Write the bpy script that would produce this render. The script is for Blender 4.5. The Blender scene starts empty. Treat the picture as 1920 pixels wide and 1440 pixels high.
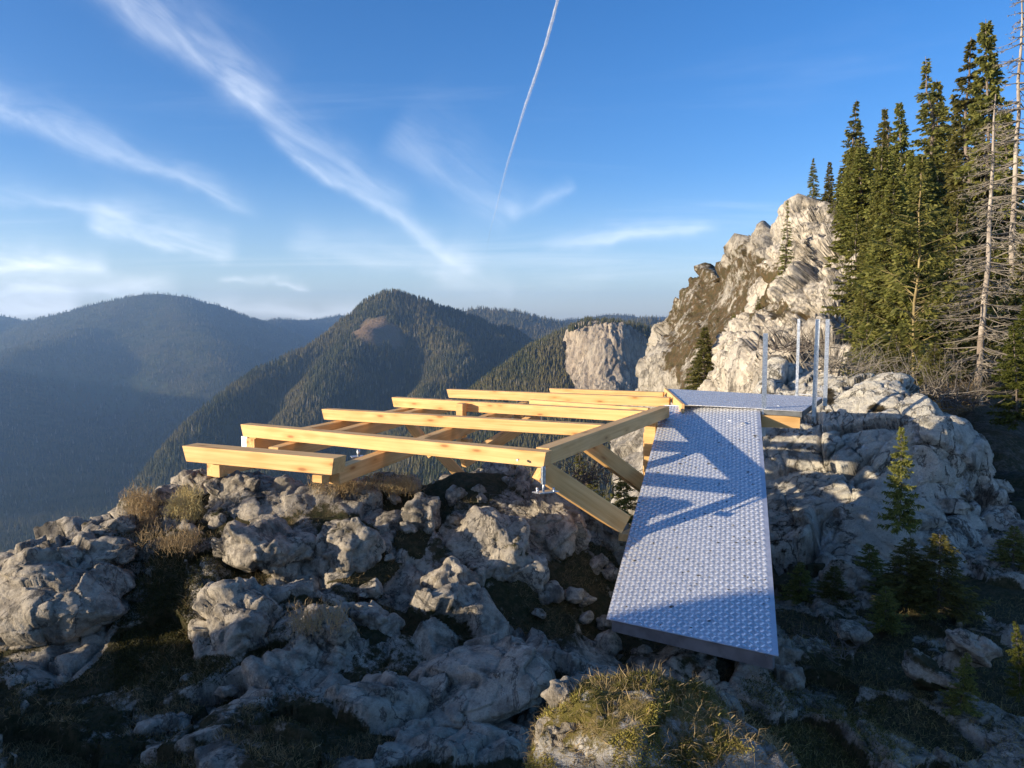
import bpy, bmesh, math, random
import numpy as np
from mathutils import Vector, Matrix
random.seed(7); RNG = np.random.default_rng(11)
sc = bpy.context.scene
COL = sc.collection
# ------------------------------------------------------------------ camera
F = 1400.0; PIT = math.atan(120 / F)
cam = bpy.data.cameras.new('camera'); co = bpy.data.objects.new('camera', cam); COL.objects.link(co)
cam.sensor_width = 36; cam.lens = 36 * F / 1920; cam.clip_start = .05; cam.clip_end = 400000
co.rotation_euler = (math.pi / 2 - PIT, 0, 0); sc.camera = co
# ------------------------------------------------------------------ light
SUN_AZ, SUN_EL = -111.0, 11.3            # degrees from +Y (clockwise) and above the horizon
w = bpy.data.worlds.new('World'); sc.world = w; w.use_nodes = True
sun = bpy.data.lights.new('sun', 'SUN'); so = bpy.data.objects.new('sun', sun); COL.objects.link(so)
sun.energy = 5.0; sun.angle = math.radians(.5); sun.color = (1, .87, .67)
_a, _e = math.radians(SUN_AZ), math.radians(SUN_EL)
SDIR = Vector((math.sin(_a) * math.cos(_e), math.cos(_a) * math.cos(_e), math.sin(_e)))
so.rotation_euler = (-SDIR).to_track_quat('-Z', 'Y').to_euler()
so.location = SDIR * 50
sc.view_settings.view_transform = 'Standard'; sc.view_settings.look = 'None'
sc.view_settings.exposure = 0.88; sc.view_settings.gamma = 1; sc.view_settings.use_curve_mapping = False
sc.cycles.volume_bounces = 1; sc.cycles.max_bounces = 6; sc.cycles.transparent_max_bounces = 12
SKY_STRENGTH = 0.135

# ------------------------------------------------------------------ picking points
def ray(px, py):
    a = (px - 960) / F; b = -(py - 720) / F
    return np.array([a, math.cos(PIT) + b * math.sin(PIT), -math.sin(PIT) + b * math.cos(PIT)])
def at(px, py, Y): r = ray(px, py); return r * (Y / r[1])
def onz(px, py, z): r = ray(px, py); return r * (z / r[2])
def at_arr(px, py, Y):
    a = (px - 960) / F; b = -(py - 720) / F
    y = np.cos(PIT) + b * np.sin(PIT); z = -np.sin(PIT) + b * np.cos(PIT)
    return np.stack([a / y * Y, Y + 0 * a, z / y * Y], -1)

# ------------------------------------------------------------------ numpy noise
_p = np.random.default_rng(3).permutation(256).astype(np.int64); _p = np.concatenate([_p, _p, _p])
_g = np.random.default_rng(4).normal(size=(256, 3)); _g /= np.linalg.norm(_g, axis=1)[:, None]
_j = np.random.default_rng(5).random((256, 4))
def _h(i, j, k): return _p[_p[_p[i & 255] + (j & 255)] + (k & 255)]
def perlin(P):
    I = np.floor(P).astype(np.int64); f = P - I; u = f * f * f * (f * (f * 6 - 15) + 10)
    out = 0
    for a in (0, 1):
        for b in (0, 1):
            for c in (0, 1):
                g = _g[_h(I[..., 0] + a, I[..., 1] + b, I[..., 2] + c)]
                d = (g * (f - np.array([a, b, c]))).sum(-1)
                out = out + d * (u[..., 0] if a else 1 - u[..., 0]) * (u[..., 1] if b else 1 - u[..., 1]) * (u[..., 2] if c else 1 - u[..., 2])
    return out * 1.5
def fbm(P, o=5, g=.5):
    s = 0; a = 1; t = 0
    for k in range(o): s = s + a * perlin(P * 2 ** k + k * 17.3); t += a; a *= g
    return s / t
def ridged(P, o=4):
    s = 0; a = 1; t = 0
    for k in range(o): s = s + a * (1 - 2 * np.abs(perlin(P * 2 ** k + k * 9.1))); t += a; a *= .5
    return s / t
def voro(P):
    I = np.floor(P).astype(np.int64); f = P - I
    F1 = np.full(P.shape[:-1], 9.); F2 = F1.copy(); val = F1 * 0
    for a in (-1, 0, 1):
        for b in (-1, 0, 1):
            for c in (-1, 0, 1):
                j = _j[_h(I[..., 0] + a, I[..., 1] + b, I[..., 2] + c)]
                d = np.sqrt((((j[..., :3] + np.array([a, b, c])) - f) ** 2).sum(-1))
                m = d < F1
                F2 = np.where(m, F1, np.minimum(F2, d)); val = np.where(m, j[..., 3], val); F1 = np.where(m, d, F1)
    return F1, F2, val
def warp(P, s, a):
    Q = P / s; return P + a * np.stack([perlin(Q + 3.1), perlin(Q + 17.7), perlin(Q + 41.3)], -1)
def facet(P):
    """cells with a randomly tilted plane in each: broken rock faces"""
    I = np.floor(P).astype(np.int64); f = P - I; F1 = np.full(P.shape[:-1], 9.); F2 = F1.copy(); out = F1 * 0
    for a in (-1, 0, 1):
        for b in (-1, 0, 1):
            for c in (-1, 0, 1):
                hh = _h(I[..., 0] + a, I[..., 1] + b, I[..., 2] + c); j = _j[hh]; dv = f - (j[..., :3] + np.array([a, b, c]))
                d = np.sqrt((dv ** 2).sum(-1)); m = d < F1; tl = (dv * _g[(hh * 7 + 3) & 255]).sum(-1) + (j[..., 3] - .5) * .5
                F2 = np.where(m, F1, np.minimum(F2, d)); out = np.where(m, tl, out); F1 = np.where(m, d, F1)
    return out, np.exp(-(F2 - F1) / .05)
def sstep(a, b, x): t = np.clip((x - a) / (b - a), 0, 1); return t * t * (3 - 2 * t)

# ------------------------------------------------------------------ objects
def tag(o, label=None, cat=None, group=None, kind=None):
    if label: o['label'] = label
    if cat: o['category'] = cat
    if group: o['group'] = group
    if kind: o['kind'] = kind
    return o
def empty(name, loc, label, cat, group=None):
    o = bpy.data.objects.new(name, None); COL.objects.link(o); o.location = loc; o.empty_display_size = .1
    return tag(o, label, cat, group)
def fastmesh(name, V, Fc, mat, smooth=True, attrs=None):
    V = np.asarray(V, np.float32).reshape(-1, 3); Fc = np.asarray(Fc, np.int32)
    me = bpy.data.meshes.new(name); n, k = Fc.shape
    me.vertices.add(len(V)); me.vertices.foreach_set('co', V.ravel())
    me.loops.add(n * k); me.loops.foreach_set('vertex_index', Fc.ravel())
    me.polygons.add(n); me.polygons.foreach_set('loop_start', np.arange(n, dtype=np.int32) * k)
    me.polygons.foreach_set('loop_total', np.full(n, k, np.int32))
    if smooth: me.polygons.foreach_set('use_smooth', np.ones(n, bool))
    if attrs:
        for an, av in attrs.items():
            a = me.attributes.new(an, 'FLOAT', 'POINT'); a.data.foreach_set('value', np.asarray(av, np.float32).ravel())
    me.update(); me.materials.append(mat)
    return me
def link(name, me, parent=None, loc=None):
    o = bpy.data.objects.new(name, me); COL.objects.link(o)
    if parent: o.parent = parent
    if loc is not None: o.location = loc
    return o
def gridfaces(nu, nv):
    i = np.arange(nv - 1)[:, None] * nu + np.arange(nu - 1)[None, :]; i = i.ravel()
    return np.stack([i, i + 1, i + nu + 1, i + nu], -1)
def gridnormals(P):
    du = np.gradient(P, axis=1); dv = np.gradient(P, axis=0); N = np.cross(du, dv)
    return N / (np.linalg.norm(N, axis=-1, keepdims=True) + 1e-9)

# ------------------------------------------------------------------ node helper
class NT:
    def __init__(s, nt): s.nt = nt; s.L = nt.links
    def new(s, t, **kw):
        n = s.nt.nodes.new(t)
        for k, v in kw.items(): setattr(n, k, v)
        return n
    def put(s, sock, v):
        if v is None: return
        if isinstance(v, bpy.types.NodeSocket): s.L.new(v, sock)
        else: sock.default_value = v
    def m(s, op, a, b=None, c=None, clamp=False):
        n = s.new('ShaderNodeMath', operation=op, use_clamp=clamp)
        s.put(n.inputs[0], a); s.put(n.inputs[1], b)
        if c is not None: s.put(n.inputs[2], c)
        return n.outputs[0]
    def noise(s, vec, scale, detail=4, rough=.55, dist=0, out='Fac'):
        n = s.new('ShaderNodeTexNoise'); s.put(n.inputs['Vector'], vec); n.inputs['Scale'].default_value = scale
        n.inputs['Detail'].default_value = detail; n.inputs['Roughness'].default_value = rough; n.inputs['Distortion'].default_value = dist
        return n.outputs[out]
    def voro(s, vec, scale, feat='F1', rnd=1):
        n = s.new('ShaderNodeTexVoronoi', feature=feat); s.put(n.inputs['Vector'], vec); n.inputs['Scale'].default_value = scale
        n.inputs['Randomness'].default_value = rnd
        return n.outputs['Distance']
    def ramp(s, fac, a, b, va=0., vb=1.):
        n = s.new('ShaderNodeMapRange', clamp=True, interpolation_type='SMOOTHSTEP'); s.put(n.inputs[0], fac)
        for i, v in enumerate((a, b, va, vb)): s.put(n.inputs[i + 1], v)
        return n.outputs[0]
    def mix(s, fac, a, b, mode='MIX'):
        n = s.new('ShaderNodeMix', data_type='RGBA', blend_type=mode, clamp_factor=True); s.put(n.inputs[0], fac)
        for i, v in ((6, a), (7, b)): s.put(n.inputs[i], (*v, 1) if isinstance(v, tuple) and len(v) == 3 else v)
        return n.outputs[2]
    def bump(s, h, strength, dist, nrm=None):
        n = s.new('ShaderNodeBump'); n.inputs['Strength'].default_value = strength; n.inputs['Distance'].default_value = dist
        s.put(n.inputs['Height'], h); s.put(n.inputs['Normal'], nrm); return n.outputs[0]
    def mapping(s, vec, scale=(1, 1, 1), rot=(0, 0, 0), loc=(0, 0, 0)):
        n = s.new('ShaderNodeMapping'); s.put(n.inputs[0], vec); n.inputs['Scale'].default_value = scale
        n.inputs['Rotation'].default_value = rot; n.inputs['Location'].default_value = loc; return n.outputs[0]
def material(name):
    m = bpy.data.materials.new(name); m.use_nodes = True; t = NT(m.node_tree)
    b = m.node_tree.nodes['Principled BSDF']; b.inputs['Specular IOR Level'].default_value = .25
    return m, t, b

# ------------------------------------------------------------------ sky with thin clouds
t = NT(w.node_tree); bg = w.node_tree.nodes['Background']; bg.inputs[1].default_value = SKY_STRENGTH
sky = t.new('ShaderNodeTexSky', sky_type='NISHITA', sun_disc=False, sun_elevation=_e, sun_rotation=_a, altitude=1200, air_density=1.0, dust_density=1.6, ozone_density=3.0)
tc = t.new('ShaderNodeTexCoord').outputs['Generated']
sx = t.new('ShaderNodeSeparateXYZ'); t.L.new(tc, sx.inputs[0]); X, Y, Z = sx.outputs
yy = t.m('MAXIMUM', Y, .15); U = t.m('DIVIDE', X, yy); Vv = t.m('DIVIDE', Z, yy); front = t.ramp(Y, .15, .4)
uv = t.new('ShaderNodeCombineXYZ'); t.L.new(U, uv.inputs[0]); t.L.new(Vv, uv.inputs[1]); UV = uv.outputs[0]
zz = t.m('ADD', t.m('MAXIMUM', Z, 0), .06); pu = t.m('DIVIDE', X, zz); pv = t.m('DIVIDE', Y, zz)
pl = t.new('ShaderNodeCombineXYZ'); t.L.new(pu, pl.inputs[0]); t.L.new(pv, pl.inputs[1]); PL = pl.outputs[0]
def uvp(px, py): r = ray(px, py); return r[0] / r[1], r[2] / r[1]
def streak(a, b, w0, w1, amp, fuzz, soft=1.6):
    """a thin band of cirrus between two directions; w0, w1 half widths (in 1/F units), fuzz = how far ice trails off to its upper side"""
    A = np.array(uvp(*a)); B = np.array(uvp(*b)); d = B - A; L = np.linalg.norm(d); d /= L; n = np.array([-d[1], d[0]])
    du = t.m('SUBTRACT', U, A[0]); dv = t.m('SUBTRACT', Vv, A[1])
    s = t.m('DIVIDE', t.m('ADD', t.m('MULTIPLY', du, d[0]), t.m('MULTIPLY', dv, d[1])), L)
    q = t.m('ADD', t.m('MULTIPLY', du, n[0]), t.m('MULTIPLY', dv, n[1]))
    wob = t.m('MULTIPLY', t.m('SUBTRACT', t.noise(UV, 9, 3), .5), .05)
    q = t.m('ADD', q, wob)
    wd = t.ramp(s, 0, 1, w0 / F, w1 / F)
    up = t.m('GREATER_THAN', q, 0); wd2 = t.m('MULTIPLY', wd, t.m('ADD', 1, t.m('MULTIPLY', up, fuzz)))
    g = t.m('DIVIDE', t.m('ABSOLUTE', q), wd2); g = t.m('POWER', 2.718, t.m('MULTIPLY', t.m('POWER', g, soft), -1))
    e = t.m('MULTIPLY', t.ramp(s, -.12, .05), t.ramp(s, .9, 1.06, 1, 0))
    mp = t.mapping(UV, (1, 1, 1), (0, 0, -math.atan2(d[1], d[0]))); mp = t.mapping(mp, (5, 22, 1))
    nz = t.ramp(t.noise(mp, 1.6, 7, .62, .6), .28, .74, .30, 1)
    return t.m('MULTIPLY', t.m('MULTIPLY', g, e), t.m('MULTIPLY', nz, amp))
ss = [streak((150, -60), (500, 205), 26, 20, .30, 1.6), streak((430, 165), (760, 390), 16, 11, .20, 1.3), streak((520, 255), (870, 500), 10, 7, .30, 1.0),
      streak((-80, 180), (470, 392), 20, 10, .28, 1.2), streak((1040, 462), (1340, 425), 9, 8, .28, 1.2), streak((740, 260), (960, 420), 34, 26, .16, 1),
      streak((960, 400), (1080, 352), 14, 8, .22, .6), streak((1130, 520), (780, 560), 12, 18, .14, 1), streak((180, 425), (440, 480), 14, 10, .42, 2.2), streak((-60, 372), (260, 405), 12, 8, .2, 2),
      streak((420, 528), (580, 536), 5, 4, .55, .5), streak((-60, 492), (200, 500), 15, 10, .8, 1), streak((0, 545), (330, 540), 16, 12, .7, 1), streak((-100, 585), (150, 588), 24, 16, .95, 1), streak((380, 580), (700, 586), 11, 9, .5, 1),
      streak((560, 470), (900, 510), 14, 18, .28, 1.4), streak((830, 500), (960, 560), 22, 14, .22, 1)]
tot = ss[0]
for q in ss[1:]: tot = t.m('ADD', tot, q)
veil = t.m('MULTIPLY', t.ramp(t.noise(t.mapping(PL, (.16, .5, 1), (0, 0, .5)), 1, 7, .6, .8), .48, .78), t.m('MULTIPLY', t.ramp(Z, .0, .08), .22))
tot = t.m('ADD', t.m('MULTIPLY', tot, front), veil)
low = t.m('MULTIPLY', t.ramp(Z, .0, .2, 1, 0), .22)
sat = t.new('ShaderNodeHueSaturation'); sat.inputs['Saturation'].default_value = 1.24; t.L.new(t.mix(1., sky.outputs[0], (.93, .85, .93), 'MULTIPLY'), sat.inputs['Color'])
skyc = t.mix(low, sat.outputs[0], (4.6, 5.5, 6.0))
tint = t.mix(t.m('MINIMUM', tot, .9), skyc, (6.2, 6.4, 6.6))
t.L.new(tint, bg.inputs[0])

# ------------------------------------------------------------------ materials
def rock_mat(name, light, dark, stain, vegA, vegB, s=1.0, bump=1.0, warm=None, tall=(1, 1, 1)):
    m, t, b = material(name); P = t.new('ShaderNodeNewGeometry').outputs['Position']; P = t.mapping(P, tall)
    n1 = t.noise(P, .9 / s, 5, .6); n2 = t.noise(P, 6 / s, 8, .7); n3 = t.noise(P, 34 / s, 5, .7)
    c = t.mix(t.ramp(n2, .36, .62), dark, light)
    c = t.mix(t.m('MULTIPLY', t.ramp(n1, .45, .68), .65), c, warm or light)
    st = t.noise(t.mapping(P, (1, 1, .35), (0, 0, 0), (3, 7, 1)), 2.4 / s, 6, .65)
    c = t.mix(t.m('MULTIPLY', t.ramp(st, .52, .66), .75), c, stain)
    c = t.mix(t.m('MULTIPLY', t.ramp(n3, .55, .75), .55), c, stain)
    wh = t.noise(t.mapping(P, (1, 1, 1), (0, 0, 0), (11, 2, 5)), 3.6 / s, 9, .72)
    c = t.mix(t.m('MULTIPLY', t.ramp(wh, .56, .66), .6), c, tuple(min(.85, v * 1.4) for v in light))
    cr = t.m('ABSOLUTE', t.m('SUBTRACT', t.noise(t.mapping(P, (1, 1, .6), (.5, .3, .2)), 1.5 / s, 7, .62, .4), .5))
    crk = t.ramp(cr, 0, .014, 1, 0)
    c = t.mix(t.m('MULTIPLY', crk, .7), c, stain)
    at_ = t.new('ShaderNodeAttribute', attribute_name='veg').outputs['Fac']
    vn = t.m('ADD', at_, t.m('MULTIPLY', t.m('SUBTRACT', t.m('ADD', t.m('MULTIPLY', t.noise(P, 7 / s, 7, .72), .55), t.m('MULTIPLY', t.noise(P, 1.3 / s, 3, .6), .45)), .5), 1.7))
    vf = t.ramp(vn, .46, .60)
    vc = t.mix(t.ramp(t.noise(P, 11 / s, 6, .7), .38, .62), vegA, vegB)
    vc = t.mix(t.m('MULTIPLY', t.noise(P, 90 / s, 3, .7), .6), vc, tuple(v * .35 for v in vegA))
    b.inputs['Roughness'].default_value = .9
    n4 = t.noise(P, 15 / s, 10, .8); spk = t.ramp(t.noise(P, 70 / s, 4, .7), .56, .68)
    c = t.mix(t.m('MULTIPLY', spk, .55), c, stain)
    h = t.m('ADD', t.m('MULTIPLY', n2, 1.2), t.m('ADD', t.m('MULTIPLY', n3, .35), t.m('MULTIPLY', n4, .8)))
    h = t.m('ADD', h, t.m('MULTIPLY', crk, -.35))
    pits = t.m('MULTIPLY', t.ramp(t.voro(P, 24 / s), .05, .32, -1, 0), t.m('MULTIPLY', t.ramp(wh, .45, .6), .3))
    h = t.m('ADD', h, pits); h = t.m('ADD', h, t.m('MULTIPLY', vf, t.m('MULTIPLY', t.noise(P, 120 / s, 3, .8), .5)))
    c = t.mix(vf, c, vc); t.L.new(c, b.inputs['Base Color'])
    t.L.new(t.bump(h, .9 * bump, .040 * s), b.inputs['Normal'])
    return m
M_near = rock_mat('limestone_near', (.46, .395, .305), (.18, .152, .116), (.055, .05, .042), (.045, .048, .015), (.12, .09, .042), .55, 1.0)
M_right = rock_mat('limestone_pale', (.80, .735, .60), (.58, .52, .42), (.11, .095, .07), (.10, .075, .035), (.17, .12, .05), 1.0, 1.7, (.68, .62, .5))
M_crag = rock_mat('limestone_crag', (.40, .355, .285), (.19, .165, .13), (.09, .08, .065), (.155, .098, .045), (.085, .075, .03), 5.5, 1.0, (.48, .43, .35), (1, 1, .7))
M_cliff = rock_mat('limestone_cliff', (.40, .335, .25), (.17, .135, .10), (.13, .11, .09), (.05, .055, .03), (.1, .085, .05), 60, 1.0, (.46, .36, .25), (1.3, 1.3, .22))
M_soil = rock_mat('mossy_soil', (.13, .105, .072), (.055, .045, .03), (.03, .025, .02), (.035, .042, .012), (.11, .08, .038), .4, 1.2)

def leaf_mat(name, a, b2, tipc=None, trans=.25, rough=.6):
    m, t, b = material(name); r = t.new('ShaderNodeAttribute', attribute_name='tint').outputs['Fac']
    c = t.mix(r, a, b2)
    oi = t.new('ShaderNodeObjectInfo').outputs['Random']
    hs = t.new('ShaderNodeHueSaturation'); t.L.new(c, hs.inputs['Color']); t.put(hs.inputs['Value'], t.ramp(oi, 0, 1, .75, 1.2)); t.put(hs.inputs['Hue'], t.ramp(oi, 0, 1, .485, .51))
    t.L.new(hs.outputs[0], b.inputs['Base Color']); b.inputs['Roughness'].default_value = rough; b.inputs['Specular IOR Level'].default_value = .2
    if trans:
        tr = t.new('ShaderNodeBsdfTranslucent'); t.L.new(hs.outputs[0], tr.inputs[0]); mx = t.new('ShaderNodeMixShader'); mx.inputs[0].default_value = trans
        t.L.new(b.outputs[0], mx.inputs[1]); t.L.new(tr.outputs[0], mx.inputs[2]); t.L.new(mx.outputs[0], m.node_tree.nodes['Material Output'].inputs[0])
    return m
M_needle = leaf_mat('spruce_needles', (.05, .065, .018), (.31, .285, .07), trans=.45)
M_needle_l = leaf_mat('young_spruce_needles', (.05, .075, .012), (.16, .17, .03), trans=.35)
M_dead = leaf_mat('dead_twigs', (.11, .09, .07), (.25, .215, .17), trans=0, rough=.85)
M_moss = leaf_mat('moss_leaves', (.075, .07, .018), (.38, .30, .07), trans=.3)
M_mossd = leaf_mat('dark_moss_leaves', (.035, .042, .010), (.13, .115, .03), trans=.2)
M_straw = leaf_mat('dry_grass', (.20, .15, .06), (.60, .46, .22), trans=.3)
def bark(name, a, b2, sc_=8):
    m, t, b = material(name); P = t.new('ShaderNodeTexCoord').outputs['Object']
    n = t.noise(t.mapping(P, (3, 3, .8)), sc_, 6, .7); c = t.mix(t.ramp(n, .35, .65), a, b2); t.L.new(c, b.inputs['Base Color'])
    b.inputs['Roughness'].default_value = .9; t.L.new(t.bump(n, .6, .02), b.inputs['Normal']); return m
M_bark = bark('spruce_bark', (.10, .075, .055), (.26, .21, .17)); M_barkp = bark('pale_bark', (.20, .155, .12), (.46, .40, .33)); M_barky = bark('yellow_bark', (.20, .15, .07), (.36, .28, .13))

def wood_mat(name, a, b2, knot):
    m, t, b = material(name); P = t.new('ShaderNodeTexCoord').outputs['Object']
    oi = t.new('ShaderNodeObjectInfo').outputs['Random']
    off = t.new('ShaderNodeCombineXYZ'); t.put(off.inputs[0], t.m('MULTIPLY', oi, 37.)); t.put(off.inputs[1], t.m('MULTIPLY', oi, 11.))
    va = t.new('ShaderNodeVectorMath', operation='ADD'); t.L.new(P, va.inputs[0]); t.L.new(off.outputs[0], va.inputs[1]); P = va.outputs[0]
    kn = t.voro(t.mapping(P, (3.4, 11, 11)), 1.0); kf = t.ramp(kn, .06, .20, 1, 0); kb = t.ramp(kn, .0, .5, 1, 0)
    sw = t.m('MULTIPLY', kb, .35)
    g = t.noise(t.mapping(P, (1.6, 60, 60)), 1, 6, .6, 0); g2 = t.noise(t.mapping(P, (.8, 9, 9)), 1, 4, .6, .5)
    gg = t.m('ADD', t.m('ADD', g, sw), t.m('MULTIPLY', g2, .5))
    c = t.mix(t.ramp(gg, .5, 1.05), a, b2)
    c = t.mix(t.m('MULTIPLY', t.ramp(t.noise(P, 2.2, 3), .5, .75), .35), c, tuple(v * .72 for v in b2))
    c = t.mix(t.m('MULTIPLY', kf, .8), c, knot); t.L.new(c, b.inputs['Base Color'])
    b.inputs['Roughness'].default_value = .62; b.inputs['Specular IOR Level'].default_value = .2
    t.L.new(t.bump(g, .15, .002), b.inputs['Normal']); return m
M_wood = wood_mat('fresh_spruce_timber', (.80, .505, .215), (.62, .34, .12), (.30, .12, .04))
def metal(name, c1, c2, r0, r1, sc_=30, met=1.0, dirt=0.):
    m, t, b = material(name); P = t.new('ShaderNodeTexCoord').outputs['Object']
    n = t.noise(P, sc_, 4, .6); c = t.mix(t.ramp(n, .35, .65), c1, c2)
    if dirt:
        d = t.m('MULTIPLY', t.ramp(t.noise(t.mapping(P, (1, 1, 1), (0, 0, 0), (5, 1, 2)), 5, 8, .75), .54, .72), dirt)
        d2 = t.m('MULTIPLY', t.ramp(t.noise(P, 1.4, 5, .6), .45, .7), dirt * .5)
        d = t.m('ADD', d, d2, None, True); c = t.mix(d, c, (.14, .12, .10)); t.put(b.inputs['Metallic'], t.m('SUBTRACT', met, t.m('MULTIPLY', d, .8)))
    else: b.inputs['Metallic'].default_value = met
    t.L.new(c, b.inputs['Base Color']); t.put(b.inputs['Roughness'], t.ramp(n, .3, .7, r0, r1)); b.inputs['Specular IOR Level'].default_value = .5
    return m
M_alu = metal('tread_plate_aluminium', (.60, .60, .63), (.70, .70, .73), .36, .48, 14, .72, .15)
M_bar = metal('raised_tread_aluminium', (.90, .90, .90), (.94, .94, .94), .22, .32, 14, .6)
M_galv = metal('galvanised_steel', (.50, .52, .54), (.70, .72, .74), .36, .55, 60)
M_dark = metal('dark_steel_fascia', (.05, .055, .06), (.10, .105, .11), .5, .6, 10, .6)
M_chan = metal('grey_channel', (.16, .16, .17), (.24, .24, .25), .5, .65, 9, .6)
M_dirt = bark('crumbs_of_soil', (.015, .012, .009), (.04, .032, .022), 40)

# ------------------------------------------------------------------ relief sheets (rock faces and ground, real depth)
def tps(ctl):
    C = np.array(ctl, float); X_ = C[:, :2] / 500; y = np.log(C[:, 2]); n = len(C)
    def K(a, b): r2 = ((a[:, None] - b[None]) ** 2).sum(-1) + 1e-12; return .5 * r2 * np.log(r2)
    A = np.zeros((n + 3, n + 3)); A[:n, :n] = K(X_, X_) + np.eye(n) * 2e-3; Q = np.c_[np.ones(n), X_]; A[:n, n:] = Q; A[n:, :n] = Q.T
    sol = np.linalg.solve(A, np.r_[y, 0, 0, 0])
    def f(px, py):
        q = np.stack([px.ravel(), py.ravel()], -1) / 500; out = np.zeros(len(q))
        for i in range(0, len(q), 40000): qq = q[i:i + 40000]; out[i:i + 40000] = K(qq, X_) @ sol[:n] + np.c_[np.ones(len(qq)), qq] @ sol[n:]
        return np.exp(out).reshape(px.shape)
    return f
def relief(top, bot, ctl, nu, nv, backs, back_step, vpow=1.0):
    top = np.array(top, float); bot = np.array(bot, float); x0, x1 = top[0, 0], top[-1, 0]
    u = np.linspace(x0, x1, nu); yt = np.interp(u, top[:, 0], top[:, 1]); yb = np.interp(u, bot[:, 0], bot[:, 1])
    v = np.linspace(0, 1, nv)[:, None] ** vpow
    PX = np.broadcast_to(u, (nv, nu)).copy(); PY = yb + (yt - yb) * v
    f = tps(ctl); P = at_arr(PX, PY, f(PX, PY))
    rows = [P]
    d = P[-1].copy()
    for k in range(1, backs * 4 + 1):
        d = d.copy(); hd = d[:, :2] / np.linalg.norm(d[:, :2], axis=1)[:, None]; s = back_step * k / 16.
        d[:, :2] += hd * s; d[:, 2] -= s * (.10 + .055 * k)
        rows.append(d[None])
    backs *= 4
    P = np.concatenate(rows); PX = np.concatenate([PX, np.repeat(PX[-1:], backs, 0)]); PY = np.concatenate([PY, np.repeat(PY[-1:], backs, 0)])
    return P, PX, PY
def displace(P, fn, sgn=1):
    N = gridnormals(P) * sgn; return P + N * fn(P)[..., None]

# ------------------------------------------------------------------ 1. far hills from ridge lines
def RL(*pts): return [at(px, py, r) for px, py, r in pts]
FLOOR = -520.
ridges = [  # (polyline, side slope, keep)
    (RL((-900, 560, 5200), (-500, 520, 5600), (-200, 560, 6000), (0, 590, 6000), (45, 602, 5900), (110, 588, 5600), (200, 564, 5400), (260, 552, 5300), (300, 549, 5300), (340, 553, 5300), (390, 566, 5400), (430, 585, 5600), (480, 604, 6000), (520, 597, 6400), (560, 599, 6600), (600, 596, 6800), (640, 589, 7000), (700, 600, 7000), (860, 605, 7200)), .42),
    (RL((270, 552, 5250), (170, 610, 4700), (60, 650, 4000), (-60, 700, 3400), (-150, 760, 2900)), .38),
    (RL((330, 556, 5200), (400, 640, 4300), (420, 720, 3600), (400, 800, 3000)), .40),
    (RL((0, 596, 5800), (-150, 640, 4600), (-400, 700, 3600)), .40),
    # the pointed wooded hill in the middle
    (RL((735, 545, 2350), (700, 551, 2330), (660, 580, 2280), (620, 613, 2240), (560, 646, 2170), (500, 676, 2080), (460, 703, 1980), (420, 735, 1880), (378, 766, 1800), (350, 795, 1750)), 1.6),
    (RL((735, 545, 2350), (780, 552, 2360), (830, 569, 2380), (880, 588, 2400), (940, 611, 2420), (1000, 638, 2430), (1060, 664, 2440), (1120, 690, 2450), (1200, 730, 2450)), .85),
    (RL((735, 545, 2350), (720, 580, 2230), (690, 605, 2120), (640, 660, 1980), (580, 740, 1800), (530, 810, 1650), (490, 880, 1500)), 1.15),
    (RL((745, 548, 2340), (800, 595, 2240), (850, 622, 2140), (860, 650, 2040), (830, 700, 1880), (800, 745, 1760), (760, 810, 1600), (740, 900, 1400)), 1.15),
    (RL((880, 590, 2400), (930, 630, 2280), (960, 670, 2100), (980, 720, 1900), (1010, 790, 1650), (1050, 880, 1400)), 1.15),
    # behind and to the right
    (RL((830, 600, 3900), (870, 580, 3900), (900, 574, 3900), (960, 580, 3850), (1010, 594, 3800), (1050, 612, 3700), (1090, 640, 3500), (1110, 665, 3300)), .42),
    (RL((980, 618, 5400), (1040, 604, 5600), (1090, 596, 5800), (1140, 588, 5800), (1180, 590, 5600), (1230, 602, 5400), (1400, 610, 5200), (1900, 600, 5000)), .40),
    (RL((1090, 612, 6800), (1200, 594, 7200), (1260, 592, 7400), (1500, 588, 7400), (2100, 570, 7000)), .30),
    (RL((1010, 660, 3100), (1060, 622, 3200), (1090, 608, 3300), (1160, 600, 3300), (1300, 590, 3200), (1600, 560, 3000)), .50),
    # wooded top of the gorge behind the cliff
    (RL((1000, 720, 1350), (1030, 690, 1400), (1062, 640, 1420), (1085, 612, 1430), (1130, 604, 1440), (1180, 607, 1440), (1240, 622, 1420), (1320, 640, 1400), (1500, 640, 1300)), .75),
    # unseen ridge beyond the left edge, added to shade the left mountains
    (RL((-2600, 330, 1500), (-1700, 430, 2200), (-1200, 520, 3000), (-900, 560, 4200)), .45),
]
def terrain_z(x, y):
    s = np.full(x.shape, FLOOR); kk = 22.
    out = np.zeros_like(x) + np.exp(s / kk * 0)  # placeholder for soft maximum
    zs = [np.zeros_like(x) + FLOOR]
    for pl, sl in ridges:
        best = np.full(x.shape, -1e9)
        for A, B in zip(pl[:-1], pl[1:]):
            d = B[:2] - A[:2]; L2 = d @ d
            tt = np.clip(((x - A[0]) * d[0] + (y - A[1]) * d[1]) / L2, 0, 1)
            qx = A[0] + tt * d[0]; qy = A[1] + tt * d[1]; qz = A[2] + tt * (B[2] - A[2])
            D = np.hypot(x - qx, y - qy); D = np.sqrt(D * D + 500.) - 22. * (1 - np.exp(-D / 30.))
            best = np.maximum(best, qz - sl * D * (1 - .25 * np.exp(-D / 150.)) )
        zs.append(best)
    Z_ = np.stack(zs); mx = Z_.max(0)
    return mx + 12. * np.log(np.exp((Z_ - mx) / 12.).sum(0)) - 3
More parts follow.
